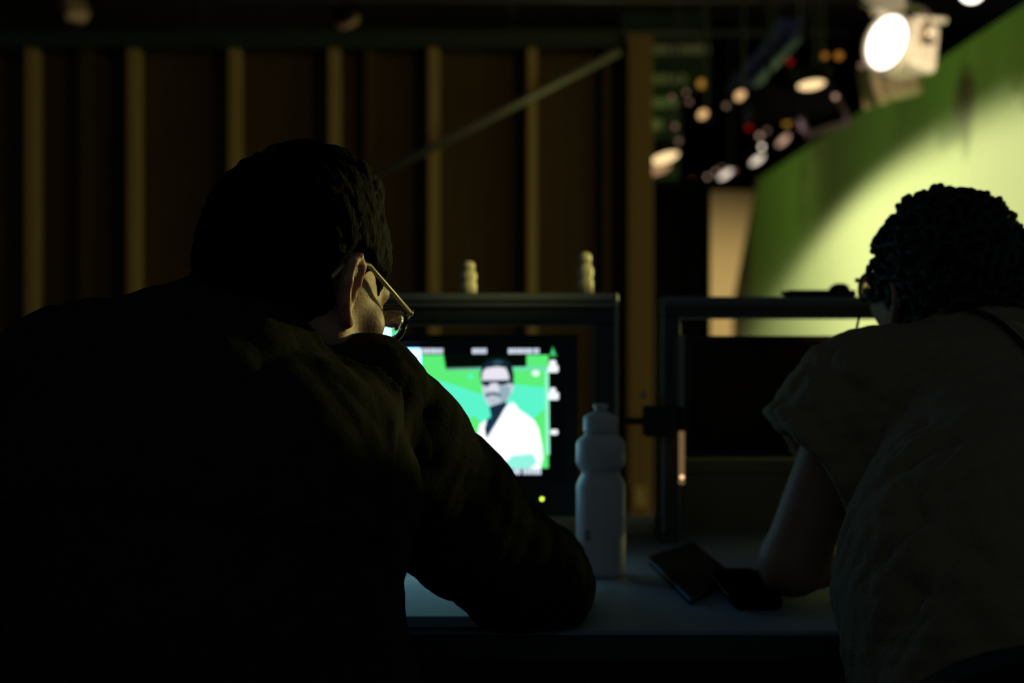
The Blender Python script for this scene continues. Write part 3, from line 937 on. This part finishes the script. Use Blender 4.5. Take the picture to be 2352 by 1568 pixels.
# handset lying on the right frame
hs = thing('walkie_talkie', 'black handset with a round knob lying on the cage beside the curly-haired man', 'radio', (P(1890, 680, 2.34).x, 2.34, 1.158))
box('body', (-0.060, -0.025, 0.0), (0.050, 0.025, 0.011), M['plastic_black'], hs, 0.003)
lathe('dial', [(0.0, 0.0), (0.019, 0.0), (0.016, 0.007), (0.007, 0.012), (0, 0.012)], M['plastic_black'], hs, 24, Matrix.Translation((0.028, 0, 0.0105)))
tube('antenna', [(-0.060, 0, 0.006), (-0.068, 0.0, 0.006)], 0.004, M['plastic_black'], hs)

# small bottles standing on the left frame
for i, (px, hh, lab) in enumerate(((1076, 0.054, 'shorter of two small pale bottles standing on the cage around the lit monitor'), (1344, 0.069, 'taller of two small pale bottles standing on the cage around the lit monitor'))):
    t = thing('small_bottle', lab, 'bottle', (P(px, 672, 2.345).x, 2.345, 1.164), 'small bottles on the cage')
    s_ = hh
    lathe('body', [(0, 0), (0.0135, 0), (0.0135, s_ * 0.30), (0.011, s_ * 0.36), (0.0135, s_ * 0.44), (0.0135, s_ * 0.60), (0.009, s_ * 0.70), (0.009, s_ * 0.72)], M['pale_plastic'], t, 24)
    lathe('cap', [(0, s_ * 0.721), (0.0105, s_ * 0.721), (0.0105, s_ * 0.90), (0.007, s_ * 0.97), (0, s_)], M['pale_plastic'], t, 24)

# big white bottle
wbt = thing('squeeze_bottle', 'white squeeze bottle with ribbed waist standing on the desk between the men', 'bottle', (P(1380, 1320, 2.0).x, 2.0, DESK))
q = 2.0 / 3267
prof = [(0, 0), (52, 0), (56, 4), (57, 12), (57, 205), (54, 212), (52, 218), (45, 230), (44, 236), (47, 242), (54, 250), (57, 258), (57, 300), (54, 308), (40, 320), (36, 326)]
lathe('body', [(r * q, z * q) for r, z in prof], M['white_plastic'], wbt, 48)
lathe('cap', [(0, 326.2 * q), (37 * q, 326.2 * q), (40 * q, 332 * q), (40 * q, 360 * q), (36 * q, 366 * q), (22 * q, 372 * q), (20 * q, 374 * q)], M['white_plastic'], wbt, 32)
lathe('nozzle', [(0, 374 * q), (14 * q, 374 * q), (14 * q, 382 * q), (18 * q, 385 * q), (17 * q, 392 * q), (0, 394 * q)], M['white_plastic'], wbt, 24)
bm = bmesh.new()
for dx, z0, z1 in ((-4, 85, 108), (3, 85, 96), (3, 100, 108)):
    a0 = R(-90) + (dx - 36) / 57
    r_ = 57.4 * q
    vs_ = [bm.verts.new((r_ * math.cos(a), r_ * math.sin(a), z * q)) for a, z in ((a0, z0), (a0 + 0.08, z0), (a0 + 0.08, z1), (a0, z1))]
    bm.faces.new(vs_)
bobj('print', bm, M['print'], wbt)

# papers, box, notebook, case, tissue
ps = thing('paper_sheet', 'sheet of paper on the desk under the short-haired man, lit cyan by the screen', 'paper', (-0.155, 1.83, DESK))
box('sheet', (-0.149, -0.145, 0.0003), (0.149, 0.15, 0.0018), M['paper'], ps, 0)
wp = thing('paper_stack', 'pale stack of paper on the desk beside the bare arm', 'paper', (P(1715, 1270, 2.2).x, 2.2, DESK))
for i in range(6):
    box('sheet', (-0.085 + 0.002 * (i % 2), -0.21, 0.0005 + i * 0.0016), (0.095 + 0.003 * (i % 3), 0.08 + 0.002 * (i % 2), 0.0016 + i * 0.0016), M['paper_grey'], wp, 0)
cb = thing('carton', 'low pale carton on the desk below the switched-off monitor', 'box', (P(1693, 1190, 2.5).x, 2.52, DESK))
bm = bmesh.new()
bbox(bm, (-0.10, -0.055, 0), (0.14, 0.115, 0.105), 0.002)
bobj('body', bm, M['carton'], cb)
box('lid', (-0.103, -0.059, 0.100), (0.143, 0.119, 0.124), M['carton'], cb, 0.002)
nb = thing('notebook', 'black notebook lying slanted on the desk beside the white bottle', 'notebook', (P(1560, 1270, 2.15).x, 2.15, DESK))
def D2(px, py):
    Y = (CAMZ - DESK) * 3267 / (py - 784)
    v = P(px, py, Y)
    return (v.x - nb.location.x, v.y - nb.location.y)
cover = [D2(1490, 1296), D2(1592, 1262), D2(1684, 1338), D2(1585, 1390)]
cx_ = sum(p[0] for p in cover) / 4
cy_ = sum(p[1] for p in cover) / 4
prism('cover', cover, 0.010, 0.012, M['cover'], nb)
prism('cover', cover, 0.0002, 0.002, M['cover'], nb)
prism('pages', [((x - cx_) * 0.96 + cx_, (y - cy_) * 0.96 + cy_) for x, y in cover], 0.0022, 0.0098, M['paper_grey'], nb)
cs = thing('soft_case', 'flat black soft case on the desk against the bare arm', 'case', (P(1712, 1370, 1.83).x, 1.83, DESK))
box('body', (-0.03, -0.10, 0.0), (0.03, 0.10, 0.022), M['drape'], cs, 0.008)
tube('zip', [(-0.0302, -0.09, 0.011), (-0.0302, 0.09, 0.011)], 0.0015, M['metal_dark'], cs, 6)
wr_ = thing('shade_strip', 'thin black strip for the shade along the desk edge in front of the cyan-lit paper', 'shade', (-0.215, 1.650, DESK))
box('dark_strip', (-0.185, -0.032, 0.0), (0.185, 0.033, 0.0032), M['cover'], wr_, 0.001)  # dark strip put in for the shade below the short-haired man
ts = bmesh.new()
bmesh.ops.create_icosphere(ts, subdivisions=3, radius=0.016)
rs = random.Random(3)
for v in ts.verts:
    v.co *= 0.75 + 0.4 * rs.random()
    v.co.z = max(v.co.z * 0.8, -0.0105) + 0.0105
o = bobj('crumpled_tissue', ts, M['paper'])
o.location = (P(1288, 1285, 2.13).x, 2.13, DESK)
tag(o, 'small crumpled white tissue on the desk beside the white bottle', 'tissue')

# ------------------------------------------------------------------ chairs
def chair(label, x, y, top, hw, curve):
    t = thing('office_chair', label, 'chair', (x, y, 0), 'chairs the two men sit on')
    box('seat', (-0.23, -0.05, 0.405), (0.23, 0.40, 0.46), M['chairmesh'], t, 0.02)
    bm = bmesh.new()
    n = 20
    rows = []
    for i in range(n + 1):
        u = i / n * 2 - 1
        xx = u * hw
        yy = -0.10 + 0.05 * u * u
        zt_ = top - curve * u * u * u * u
        rows.append([bm.verts.new((xx, yy, 0.52 + 0.03 * u * u)), bm.verts.new((xx, yy - 0.01, zt_)), bm.verts.new((xx, yy - 0.045, zt_ - 0.004)), bm.verts.new((xx, yy - 0.035, 0.52 + 0.03 * u * u))])
    for i in range(n):
        for k in range(4):
            bm.faces.new((rows[i][k], rows[i + 1][k], rows[i + 1][(k + 1) % 4], rows[i][(k + 1) % 4]))
    bm.faces.new(rows[0])
    bm.faces.new(rows[-1][::-1])
    bobj('backrest', bm, M['chairmesh'], t, False)
    tube('back_bracket', [(0, 0.1, 0.395), (0, -0.12, 0.395), (0, -0.15, 0.50), (0, -0.15, 0.60)], 0.018, M['metal_dark'], t)
    lathe('gas_column', [(0.03, 0.09), (0.03, 0.25), (0.018, 0.26), (0.018, 0.405)], M['metal_dark'], t, 16, Matrix.Translation((0, 0.17, 0)))
    for i in range(5):
        a = 2 * PI * i / 5 + 0.3
        e = Vector((0.27 * math.cos(a), 0.17 + 0.27 * math.sin(a), 0.075))
        tube('leg', [(0, 0.17, 0.10), e], [0.022, 0.016], M['metal_dark'], t)
        lathe('caster', [(0, -0.012), (0.027, -0.012), (0.0275, 0.0), (0.027, 0.012), (0, 0.012)], M['plastic_black'], t, 16,
              Matrix.Translation((e.x, e.y, 0.0275)) @ Matrix.Rotation(a + PI / 2, 4, 'Z') @ Matrix.Rotation(PI / 2, 4, 'Y'))
    return t


chair('black office chair the short-haired man sits on, its back at the bottom edge', -0.32, 0.96, 0.868, 0.26, 0.02)
chair('black office chair the curly-haired man sits on, back rounded at top', 0.53, 1.26, 0.842, 0.235, 0.09)


# ------------------------------------------------------------------ spectacles in head space
def spectacles(root, L, mx, temple_mat):
    LM = Matrix.Translation(-Vector(L)) @ mx
    g = bpy.data.objects.new('spectacles', None)
    C.objects.link(g)
    g.parent = root
    bm = bmesh.new()
    for sx_ in (-1, 1):
        pts = []
        for i in range(25):
            a = 2 * PI * i / 24
            ca, sa = math.cos(a), math.sin(a)
            x = sx_ * 0.034 + 0.0265 * math.copysign(abs(ca) ** 0.7, ca)
            z = 0.003 + 0.020 * math.copysign(abs(sa) ** 0.7, sa)
            y = 0.116 - 1.5 * (abs(x) - 0.01) ** 2
            pts.append(LM @ Vector((x, y, z)))
        tube_bm(bm, pts, 0.0026, 8)
    tube_bm(bm, [LM @ Vector(p) for p in ((-0.009, 0.116, 0.010), (0, 0.118, 0.012), (0.009, 0.116, 0.010))], 0.0024, 8)
    bobj('rim', bm, M['rim'], g, True)
    for sx_ in (-1, 1):
        vs_, fs_ = [], []
        n = 24
        for side in (0, 1):
            for ring in range(5):
                f = ring / 4
                for i in range(n):
                    a = 2 * PI * i / n
                    ca, sa = math.cos(a), math.sin(a)
                    dx = 0.0262 * f * math.copysign(abs(ca) ** 0.7, ca)
                    dz = 0.0197 * f * math.copysign(abs(sa) ** 0.7, sa)
                    x = sx_ * 0.034 + dx
                    y = 0.1165 - 1.5 * (abs(x) - 0.01) ** 2
                    th = 0.0006 + 0.0016 * f * f
                    vs_.append(tuple(LM @ Vector((x, y + (th if side else -th), 0.003 + dz))))
        for side in (0, 1):
            o_ = side * 5 * n
            for ring in range(4):
                for i in range(n):
                    f_ = (o_ + ring * n + i, o_ + ring * n + (i + 1) % n, o_ + (ring + 1) * n + (i + 1) % n, o_ + (ring + 1) * n + i)
                    fs_.append(f_ if side else f_[::-1])
        for i in range(n):
            fs_.append((4 * n + i, 4 * n + (i + 1) % n, 9 * n + (i + 1) % n, 9 * n + i))
        new_obj('lens', vs_, fs_, M['lens'], g, True)
        tp = [LM @ Vector((sx_ * x, y, z)) for x, y, z in ((0.062, 0.112, 0.012), (0.068, 0.107, 0.013), (0.0755, 0.060, 0.0162), (0.084, 0.004, 0.020), (0.083, -0.014, 0.016), (0.079, -0.030, 0.004), (0.078, -0.040, -0.012))]
        tube('temple', tp, 0.0025, temple_mat, g, 8)
        lathe('hinge', [(0, -0.003), (0.003, -0.003), (0.003, 0.003), (0, 0.003)], M['lamp_steel'], g, 10, Matrix.Translation(tp[1]))
    return g


def hair_cap(F, mx, thick, cut):
    """cap of hair following the skull, cleared from face and neck by the cut ellipsoids"""
    F.ell((0, -0.012, 0.030), (0.076 + thick, 0.097 + thick, 0.090 + thick), 0, mx=mx)
    F.cap((0, -0.055, -0.02), (0, -0.060, -0.055), 0.055 + thick * 0.4, 0.045, 0.03, mx=mx)
    for c_, r_ in cut:
        F.ell(c_, r_, 0.008, True, mx=mx)


# ------------------------------------------------------------------ left man: short hair, spectacles, overshirt
L1 = Vector((-0.29, 1.22, 0))
HS = 1.02
H1 = Matrix.Translation((-0.223, 1.470, 1.144)) @ Matrix.Rotation(R(-31), 4, 'Z') @ Matrix.Rotation(R(-22), 4, 'X') @ Matrix.Scale(HS, 4)
hip, waist, chest, upper, neck = (-0.30, 1.17, 0.56), (-0.30, 1.22, 0.72), (-0.285, 1.33, 0.92), (-0.275, 1.41, 1.03), (-0.262, 1.445, 1.075)
shR, elR, wrR = Vector((-0.140, 1.470, 1.012)), Vector((0.030, 1.652, 0.802)), Vector((0.048, 1.870, 0.800))
shL, elL, wrL = Vector((-0.455, 1.44, 1.036)), Vector((-0.600, 1.56, 0.830)), Vector((-0.470, 1.78, 0.797))
F = Field((-0.72, 1.02, 0.42), (0.20, 2.10, 1.33), 0.0040)
F.cap(hip, waist, 0.11, 0.11, 0.03)
F.ell(hip, (0.155, 0.11, 0.11), 0.04)
F.ell(chest, (0.145, 0.095, 0.13), 0.05)
F.cap(waist, chest, 0.10, 0.10, 0.03)
F.cap(chest, upper, 0.09, 0.075, 0.04)
F.cap(shL, shR, 0.050, 0.050, 0.04)
F.cap(upper, H1 @ Vector((0, -0.035, -0.02)), 0.058, 0.052, 0.03)
for sh, el, wr, thumb in ((shR, elR, wrR, -1), (shL, elL, wrL, 1)):
    F.cap(sh, el, 0.046, 0.036, 0.02)
    F.cap(el, wr, 0.038, 0.026, 0.01)
    dd = (wr - el).normalized()
    add_hand(F, wr, (dd.x - (0.55 if wr is wrR else 0), dd.y, -0.06), (0, 0, 1), thumb, 0.45)
add_head(F, H1)
body1 = F.obj('person', M['skin'], None, L1)
body1.location = L1
tag(body1, 'short-haired man with glasses in a dark shirt bending over the desk, seen from behind', 'person')
del F
# hair
F = Field(Vector(H1.to_translation()) - Vector((0.15, 0.15, 0.16)), Vector(H1.to_translation()) + Vector((0.15, 0.15, 0.17)), 0.0032)
hair_cap(F, H1, 0.011, [((0.0, 0.120, -0.035), (0.100, 0.105, 0.080)), ((0.088, 0.045, -0.012), (0.034, 0.052, 0.048)), ((-0.088, 0.045, -0.012), (0.034, 0.052, 0.048)), ((0.075, 0.085, 0.020), (0.032, 0.030, 0.050)), ((-0.075, 0.085, 0.020), (0.032, 0.030, 0.050)),
                        ((0, 0.02, -0.12), (0.12, 0.12, 0.075)), ((0.086, -0.012, -0.012), (0.022, 0.030, 0.046)), ((-0.086, -0.012, -0.012), (0.022, 0.030, 0.046)), ((0, -0.09, -0.118), (0.1, 0.1, 0.055))])
F.ell((-0.005, 0.005, 0.122), (0.060, 0.060, 0.020), 0.03, mx=H1)
F.wrinkle(0.0014, 170, 5)
F.wrinkle(0.0010, 420, 6)
F.obj('hair', M['hair'], body1, L1)
spectacles(body1, L1, H1, M['temple'])
# overshirt
F = Field((-0.80, 0.98, 0.44), (0.22, 1.96, 1.22), 0.0052)
F.ell((-0.260, 1.17, 0.60), (0.210, 0.145, 0.16), 0.05)
F.cap((-0.245, 1.20, 0.66), (-0.283, 1.31, 0.90), 0.184, 0.165, 0.06)
F.ell((-0.285, 1.345, 0.94), (0.190, 0.125, 0.13), 0.06)
F.cap((-0.30, 1.40, 1.035), (-0.275, 1.44, 1.075), 0.090, 0.070, 0.07)
F.cap((-0.43, 1.42, 1.045), (-0.30, 1.43, 1.085), 0.055, 0.055, 0.05)
F.cap(shL + Vector((0.03, -0.005, 0.0)), shR + Vector((-0.03, -0.005, 0.0)), 0.066, 0.066, 0.06)
F.cap(shR, elR, 0.064, 0.054, 0.03)
F.cap((-0.130, 1.46, 0.95), (0.000, 1.615, 0.800), 0.058, 0.044, 0.03)
F.cap(shL, elL, 0.070, 0.062, 0.03)
F.cap(elR, elR + (wrR - elR) * 0.86, 0.058, 0.042, 0.02)
F.cap(elL, elL + (wrL - elL) * 0.86, 0.058, 0.042, 0.02)
F.cap((-0.262, 1.44, 1.00), H1 @ Vector((0, -0.035, -0.045)), 0.061, 0.061, 0.0, True)
F.wrinkle(0.0055, 22, 11, (1, 1, 2))
F.wrinkle(0.0014, 75, 12, (1, 1, 1.5))
gx, gy, gz = F.grids()
gX, gY, gZ = gx[:, None, None], gy[None, :, None], gz[None, None, :]
# flatten resting forearms onto the desk and keep the shirt clear of it
deskcut = np.minimum(np.minimum(gZ - (DESK + 0.004), 10), 0) * -1
deskmask = (gY > 1.575)
F.D = np.where(deskmask, np.maximum(F.D, (DESK + 0.004) - gZ), F.D).astype(np.float32)
shirt1 = F.obj('overshirt', M['shirt_dark'], body1, L1)
shirt1['label'] = 'dark olive overshirt'
# yoke flap over the back
seam = 0.955 - 0.9 * np.maximum(gX + 0.33, 0) ** 2 - 0.25 * np.maximum(-0.40 - gX, 0)
Dy = np.maximum(F.D - 0.0065, seam - gZ)
Dy = np.maximum(Dy, gY - (1.39 + 0.0 * gX))
Dy = np.maximum(Dy, gX - (-0.105))
Dy = np.maximum(Dy, (-0.52) - gX)
F.obj('back_yoke', M['shirt_dark'], body1, L1, Dy.astype(np.float32))
del F, Dy, seam
# collar
F = Field((-0.40, 1.30, 0.96), (-0.12, 1.58, 1.20), 0.0035)
na, nb_ = Vector((-0.268, 1.425, 1.02)), H1 @ Vector((0, -0.030, -0.060))
ax = (nb_ - na).normalized()
F.cap(na, na + ax * 0.09, 0.083, 0.072, 0)
F.cap(na - ax * 0.1, na + ax * 0.3, 0.0775, 0.0650, 0, True)
gx, gy, gz = F.grids()
hh_ = (gx[:, None, None] - na.x) * ax.x + (gy[None, :, None] - na.y) * ax.y + (gz[None, None, :] - na.z) * ax.z
F.D = np.maximum(np.maximum(F.D, hh_ - 0.075), 0.012 - hh_).astype(np.float32)
F.obj('collar', M['shirt_dark'], body1, L1)
del F


def lower_body(root, L, hip_, knees, feet):
    F = Field((min(k[0] for k in knees) - 0.15, hip_[1] - 0.2, 0.04), (max(k[0] for k in knees) + 0.15, max(f[1] for f in feet) + 0.15, 0.66), 0.009)
    F.ell(hip_, (0.17, 0.13, 0.10), 0.04)
    for sx_, kn, ft in zip((-1, 1), knees, feet):
        F.cap((hip_[0] + sx_ * 0.09, hip_[1], hip_[2]), kn, 0.085, 0.064, 0.04)
        F.cap(kn, (ft[0], ft[1], 0.11), 0.062, 0.052, 0.02)
    F.wrinkle(0.004, 40, 21)
    F.obj('trousers', M['trousers'], root, L)
    del F
    for ft in feet:
        F = Field((ft[0] - 0.08, ft[1] - 0.12, -0.02), (ft[0] + 0.08, ft[1] + 0.26, 0.16), 0.007)
        F.cap((ft[0], ft[1], 0.05), (ft[0], ft[1] + 0.15, 0.038), 0.045, 0.04, 0.02)
        F.cap((ft[0], ft[1], 0.05), (ft[0], ft[1], 0.10), 0.045, 0.042, 0.02)
        gz_ = F.grids()[2][None, None, :]
        F.D = np.maximum(F.D, 0.004 - gz_).astype(np.float32)
        F.obj('shoe', M['shoe'], root, L)
        del F


lower_body(body1, L1, (-0.30, 1.16, 0.565), [(-0.44, 1.56, 0.56), (-0.18, 1.57, 0.56)], [(-0.43, 1.52, 0), (-0.20, 1.54, 0)])

# ------------------------------------------------------------------ right man: curly hair, pale T-shirt
L2 = Vector((0.58, 1.45, 0))
H2 = Matrix.Translation((0.563, 1.86, 1.143)) @ Matrix.Rotation(R(17), 4, 'Z') @ Matrix.Rotation(R(7), 4, 'X') @ Matrix.Scale(0.97, 4)
shA, elA, wrA = Vector((0.432, 1.775, 1.015)), Vector((0.352, 1.785, 0.808)), Vector((0.520, 1.975, 0.795))
shB, elB, wrB = Vector((0.740, 1.760, 1.030)), Vector((0.860, 1.80, 0.815)), Vector((0.700, 1.985, 0.795))
F = Field((0.24, 1.18, 0.42), (0.99, 2.22, 1.33), 0.0042)
F.ell((0.575, 1.36, 0.58), (0.155, 0.11, 0.11), 0.04)
F.cap((0.575, 1.38, 0.60), (0.575, 1.52, 0.80), 0.10, 0.10, 0.03)
F.cap((0.575, 1.52, 0.80), (0.58, 1.70, 0.98), 0.10, 0.085, 0.04)
F.cap(shA, shB, 0.050, 0.050, 0.04)
F.cap((0.58, 1.74, 1.00), H2 @ Vector((0, -0.03, -0.02)), 0.060, 0.054, 0.03)
for sh, el, wr, thumb in ((shA, elA, wrA, 1), (shB, elB, wrB, -1)):
    F.cap(sh, el, 0.047, 0.040, 0.02)
    F.cap(el, wr, 0.041, 0.027, 0.012)
    dd = (wr - el).normalized()
    add_hand(F, wr, (dd.x, dd.y, -0.06), (0, 0, 1), thumb)
add_head(F, H2)
body2 = F.obj('person', M['skin2'], None, L2)
body2.location = L2
tag(body2, 'curly-haired man in a short-sleeved shirt facing the switched-off monitor, seen from behind', 'person')
del F
hc = H2.to_translation()
F = Field(Vector(hc) - Vector((0.15, 0.15, 0.15)), Vector(hc) + Vector((0.15, 0.15, 0.17)), 0.0028)
hair_cap(F, H2, 0.010, [((0.0, 0.120, -0.040), (0.100, 0.100, 0.080)), ((0, 0.03, -0.13), (0.12, 0.12, 0.080)), ((0.088, -0.002, -0.025), (0.020, 0.028, 0.036)), ((-0.088, -0.002, -0.025), (0.020, 0.028, 0.036)),
                        ((0, -0.09, -0.118), (0.1, 0.1, 0.045))])
rg = random.Random(12)
n = 620
for i in range(n):
    zc = 1 - 2 * (i + 0.5) / n
    ph = i * 2.399963
    rr = math.sqrt(max(0, 1 - zc * zc))
    nx, ny, nz = rr * math.cos(ph), rr * math.sin(ph), zc
    p = Vector((nx * 0.084, ny * 0.105 - 0.012, nz * 0.098 + 0.030))
    if p.z < -0.055 or (p.y > 0.045 and p.z < 0.060) or (p.z < -0.0 and p.y > -0.005):
        continue
    nrm = Vector((nx, ny, nz))
    out = rg.uniform(0.000, 0.010) + (0.006 if nz > 0.75 and rg.random() < 0.5 else 0)
    c_ = p + nrm * out
    t1 = nrm.orthogonal().normalized()
    t1 = Matrix.Rotation(rg.uniform(0, 6.28), 3, nrm) @ t1
    t2 = (nrm + t1.cross(nrm) * 0.6).normalized()
    cr = rg.uniform(0.0085, 0.0135) if nz > 0.6 else rg.uniform(0.006, 0.0105)
    pts = [H2 @ (c_ + cr * (math.cos(a) * t1 + math.sin(a) * t2)) for a in [k * 1.05 for k in range(6)]]
    F.chain(pts, [0.0046, 0.0044, 0.0042, 0.0040, 0.0036, 0.003], 0.002)
F.obj('hair', M['curl'], body2, L2)['label'] = 'tight black curls'
del F
spectacles(body2, L2, H2, M['rim'])
# T-shirt
F = Field((0.24, 1.12, 0.44), (0.98, 1.98, 1.18), 0.0050)
hemA = P(1880, 1062, 1.775)
F.cap(shA, hemA, 0.066, 0.088, 0.03)
hemB = shB + (elB - shB) * 0.62
F.cap(shB, hemB, 0.066, 0.085, 0.03)
gx, gy, gz = F.grids()
gX, gY, gZ = gx[:, None, None], gy[None, :, None], gz[None, None, :]
for sh, hem in ((shA, hemA), (shB, hemB)):
    axv = (hem - sh).normalized()
    if sh is shA:
        e1 = P(1772, 930, 1.775)
        e2 = P(1990, 1190, 1.775)
        ed = (e2 - e1).normalized()
        axv = Vector((-ed.z, 0, ed.x)) * -1
        if axv.dot(hem - sh) < 0:
            axv = -axv
        pl0 = e1
        near = (gX < 0.452)
    else:
        pl0 = hem
        near = (gX > 0.74)
    pd = (gX - pl0.x) * axv.x + (gY - pl0.y) * axv.y + (gZ - pl0.z) * axv.z
    F.D = np.where(near, np.maximum(F.D, pd), F.D).astype(np.float32)
    # open the sleeve
    F.cap(sh + (hem - sh) * 0.35, hem + (hem - sh) * 0.6, 0.050, 0.092, 0, True)
F.ell((0.555, 1.36, 0.62), (0.205, 0.150, 0.14), 0.05)
F.cap((0.530, 1.38, 0.64), (0.550, 1.52, 0.82), 0.178, 0.174, 0.06)
F.cap((0.535, 1.52, 0.82), (0.565, 1.68, 0.96), 0.170, 0.122, 0.06)
F.cap(shA + Vector((0.02, -0.01, 0.0)), shB, 0.068, 0.066, 0.05)
F.cap((0.58, 1.72, 1.00), (0.575, 1.765, 1.055), 0.085, 0.064, 0.06)
F.wrinkle(0.0055, 28, 31, (1, 1, 1.5))
F.wrinkle(0.0022, 80, 32)
F.D = np.maximum(F.D, 0.56 - gZ).astype(np.float32)
F.D = np.where(gY > 1.585, np.maximum(F.D, DESK + 0.006 - gZ), F.D).astype(np.float32)
F.cap((0.58, 1.72, 1.0), H2 @ Vector((0, -0.03, -0.06)), 0.062, 0.062, 0, True)
tee = F.obj('tee_shirt', M['shirt_pale'], body2, L2)
tee['label'] = 'faded short-sleeved shirt'
del F
lower_body(body2, L2, (0.57, 1.35, 0.565), [(0.44, 1.75, 0.56), (0.70, 1.76, 0.56)], [(0.45, 1.72, 0), (0.69, 1.74, 0)])

# black lanyard over the shoulder and a clip at the ear
lw = lambda px, py, Y: P(px, py, Y) - L2
from mathutils.bvhtree import BVHTree
bvh = BVHTree.FromPolygons([v.co.copy() for v in tee.data.vertices], [tuple(p.vertices) for p in tee.data.polygons])
strap = []
for px, py in ((2226, 716), (2246, 720), (2268, 728), (2290, 741), (2312, 757), (2334, 777), (2354, 800), (2374, 828), (2394, 862), (2410, 900), (2424, 945)):
    o_ = Vector((0, 0, CAMZ)) - L2
    d_ = (P(px, py, 1.0) - Vector((0, 0, CAMZ))).normalized()
    hit, nrm, _, _ = bvh.ray_cast(o_, d_)
    if hit is not None:
        strap.append(hit + nrm * 0.0035)   # the cord lies on the cloth
tube('lanyard', strap, 0.0058, M['cord'], body2, 8, (1.0, 0.55))
tube('earpiece_cable', [lw(2334, 696, 1.83), lw(2340, 720, 1.80), lw(2332, 742, 1.765), lw(2350, 748, 1.75), lw(2376, 735, 1.76)], 0.0024, M['cord'], body2, 8)
bm = bmesh.new()
bmesh.ops.create_icosphere(bm, subdivisions=2, radius=0.011, matrix=Matrix.Translation(lw(2330, 736, 1.765)))
bobj('cable_clip', bm, M['cord'], body2, True)
tube('microphone_wire', [lw(1976, 716, 1.84), lw(1972, 735, 1.83), lw(1968, 752, 1.81)], 0.0016, M['cord'], body2, 6)
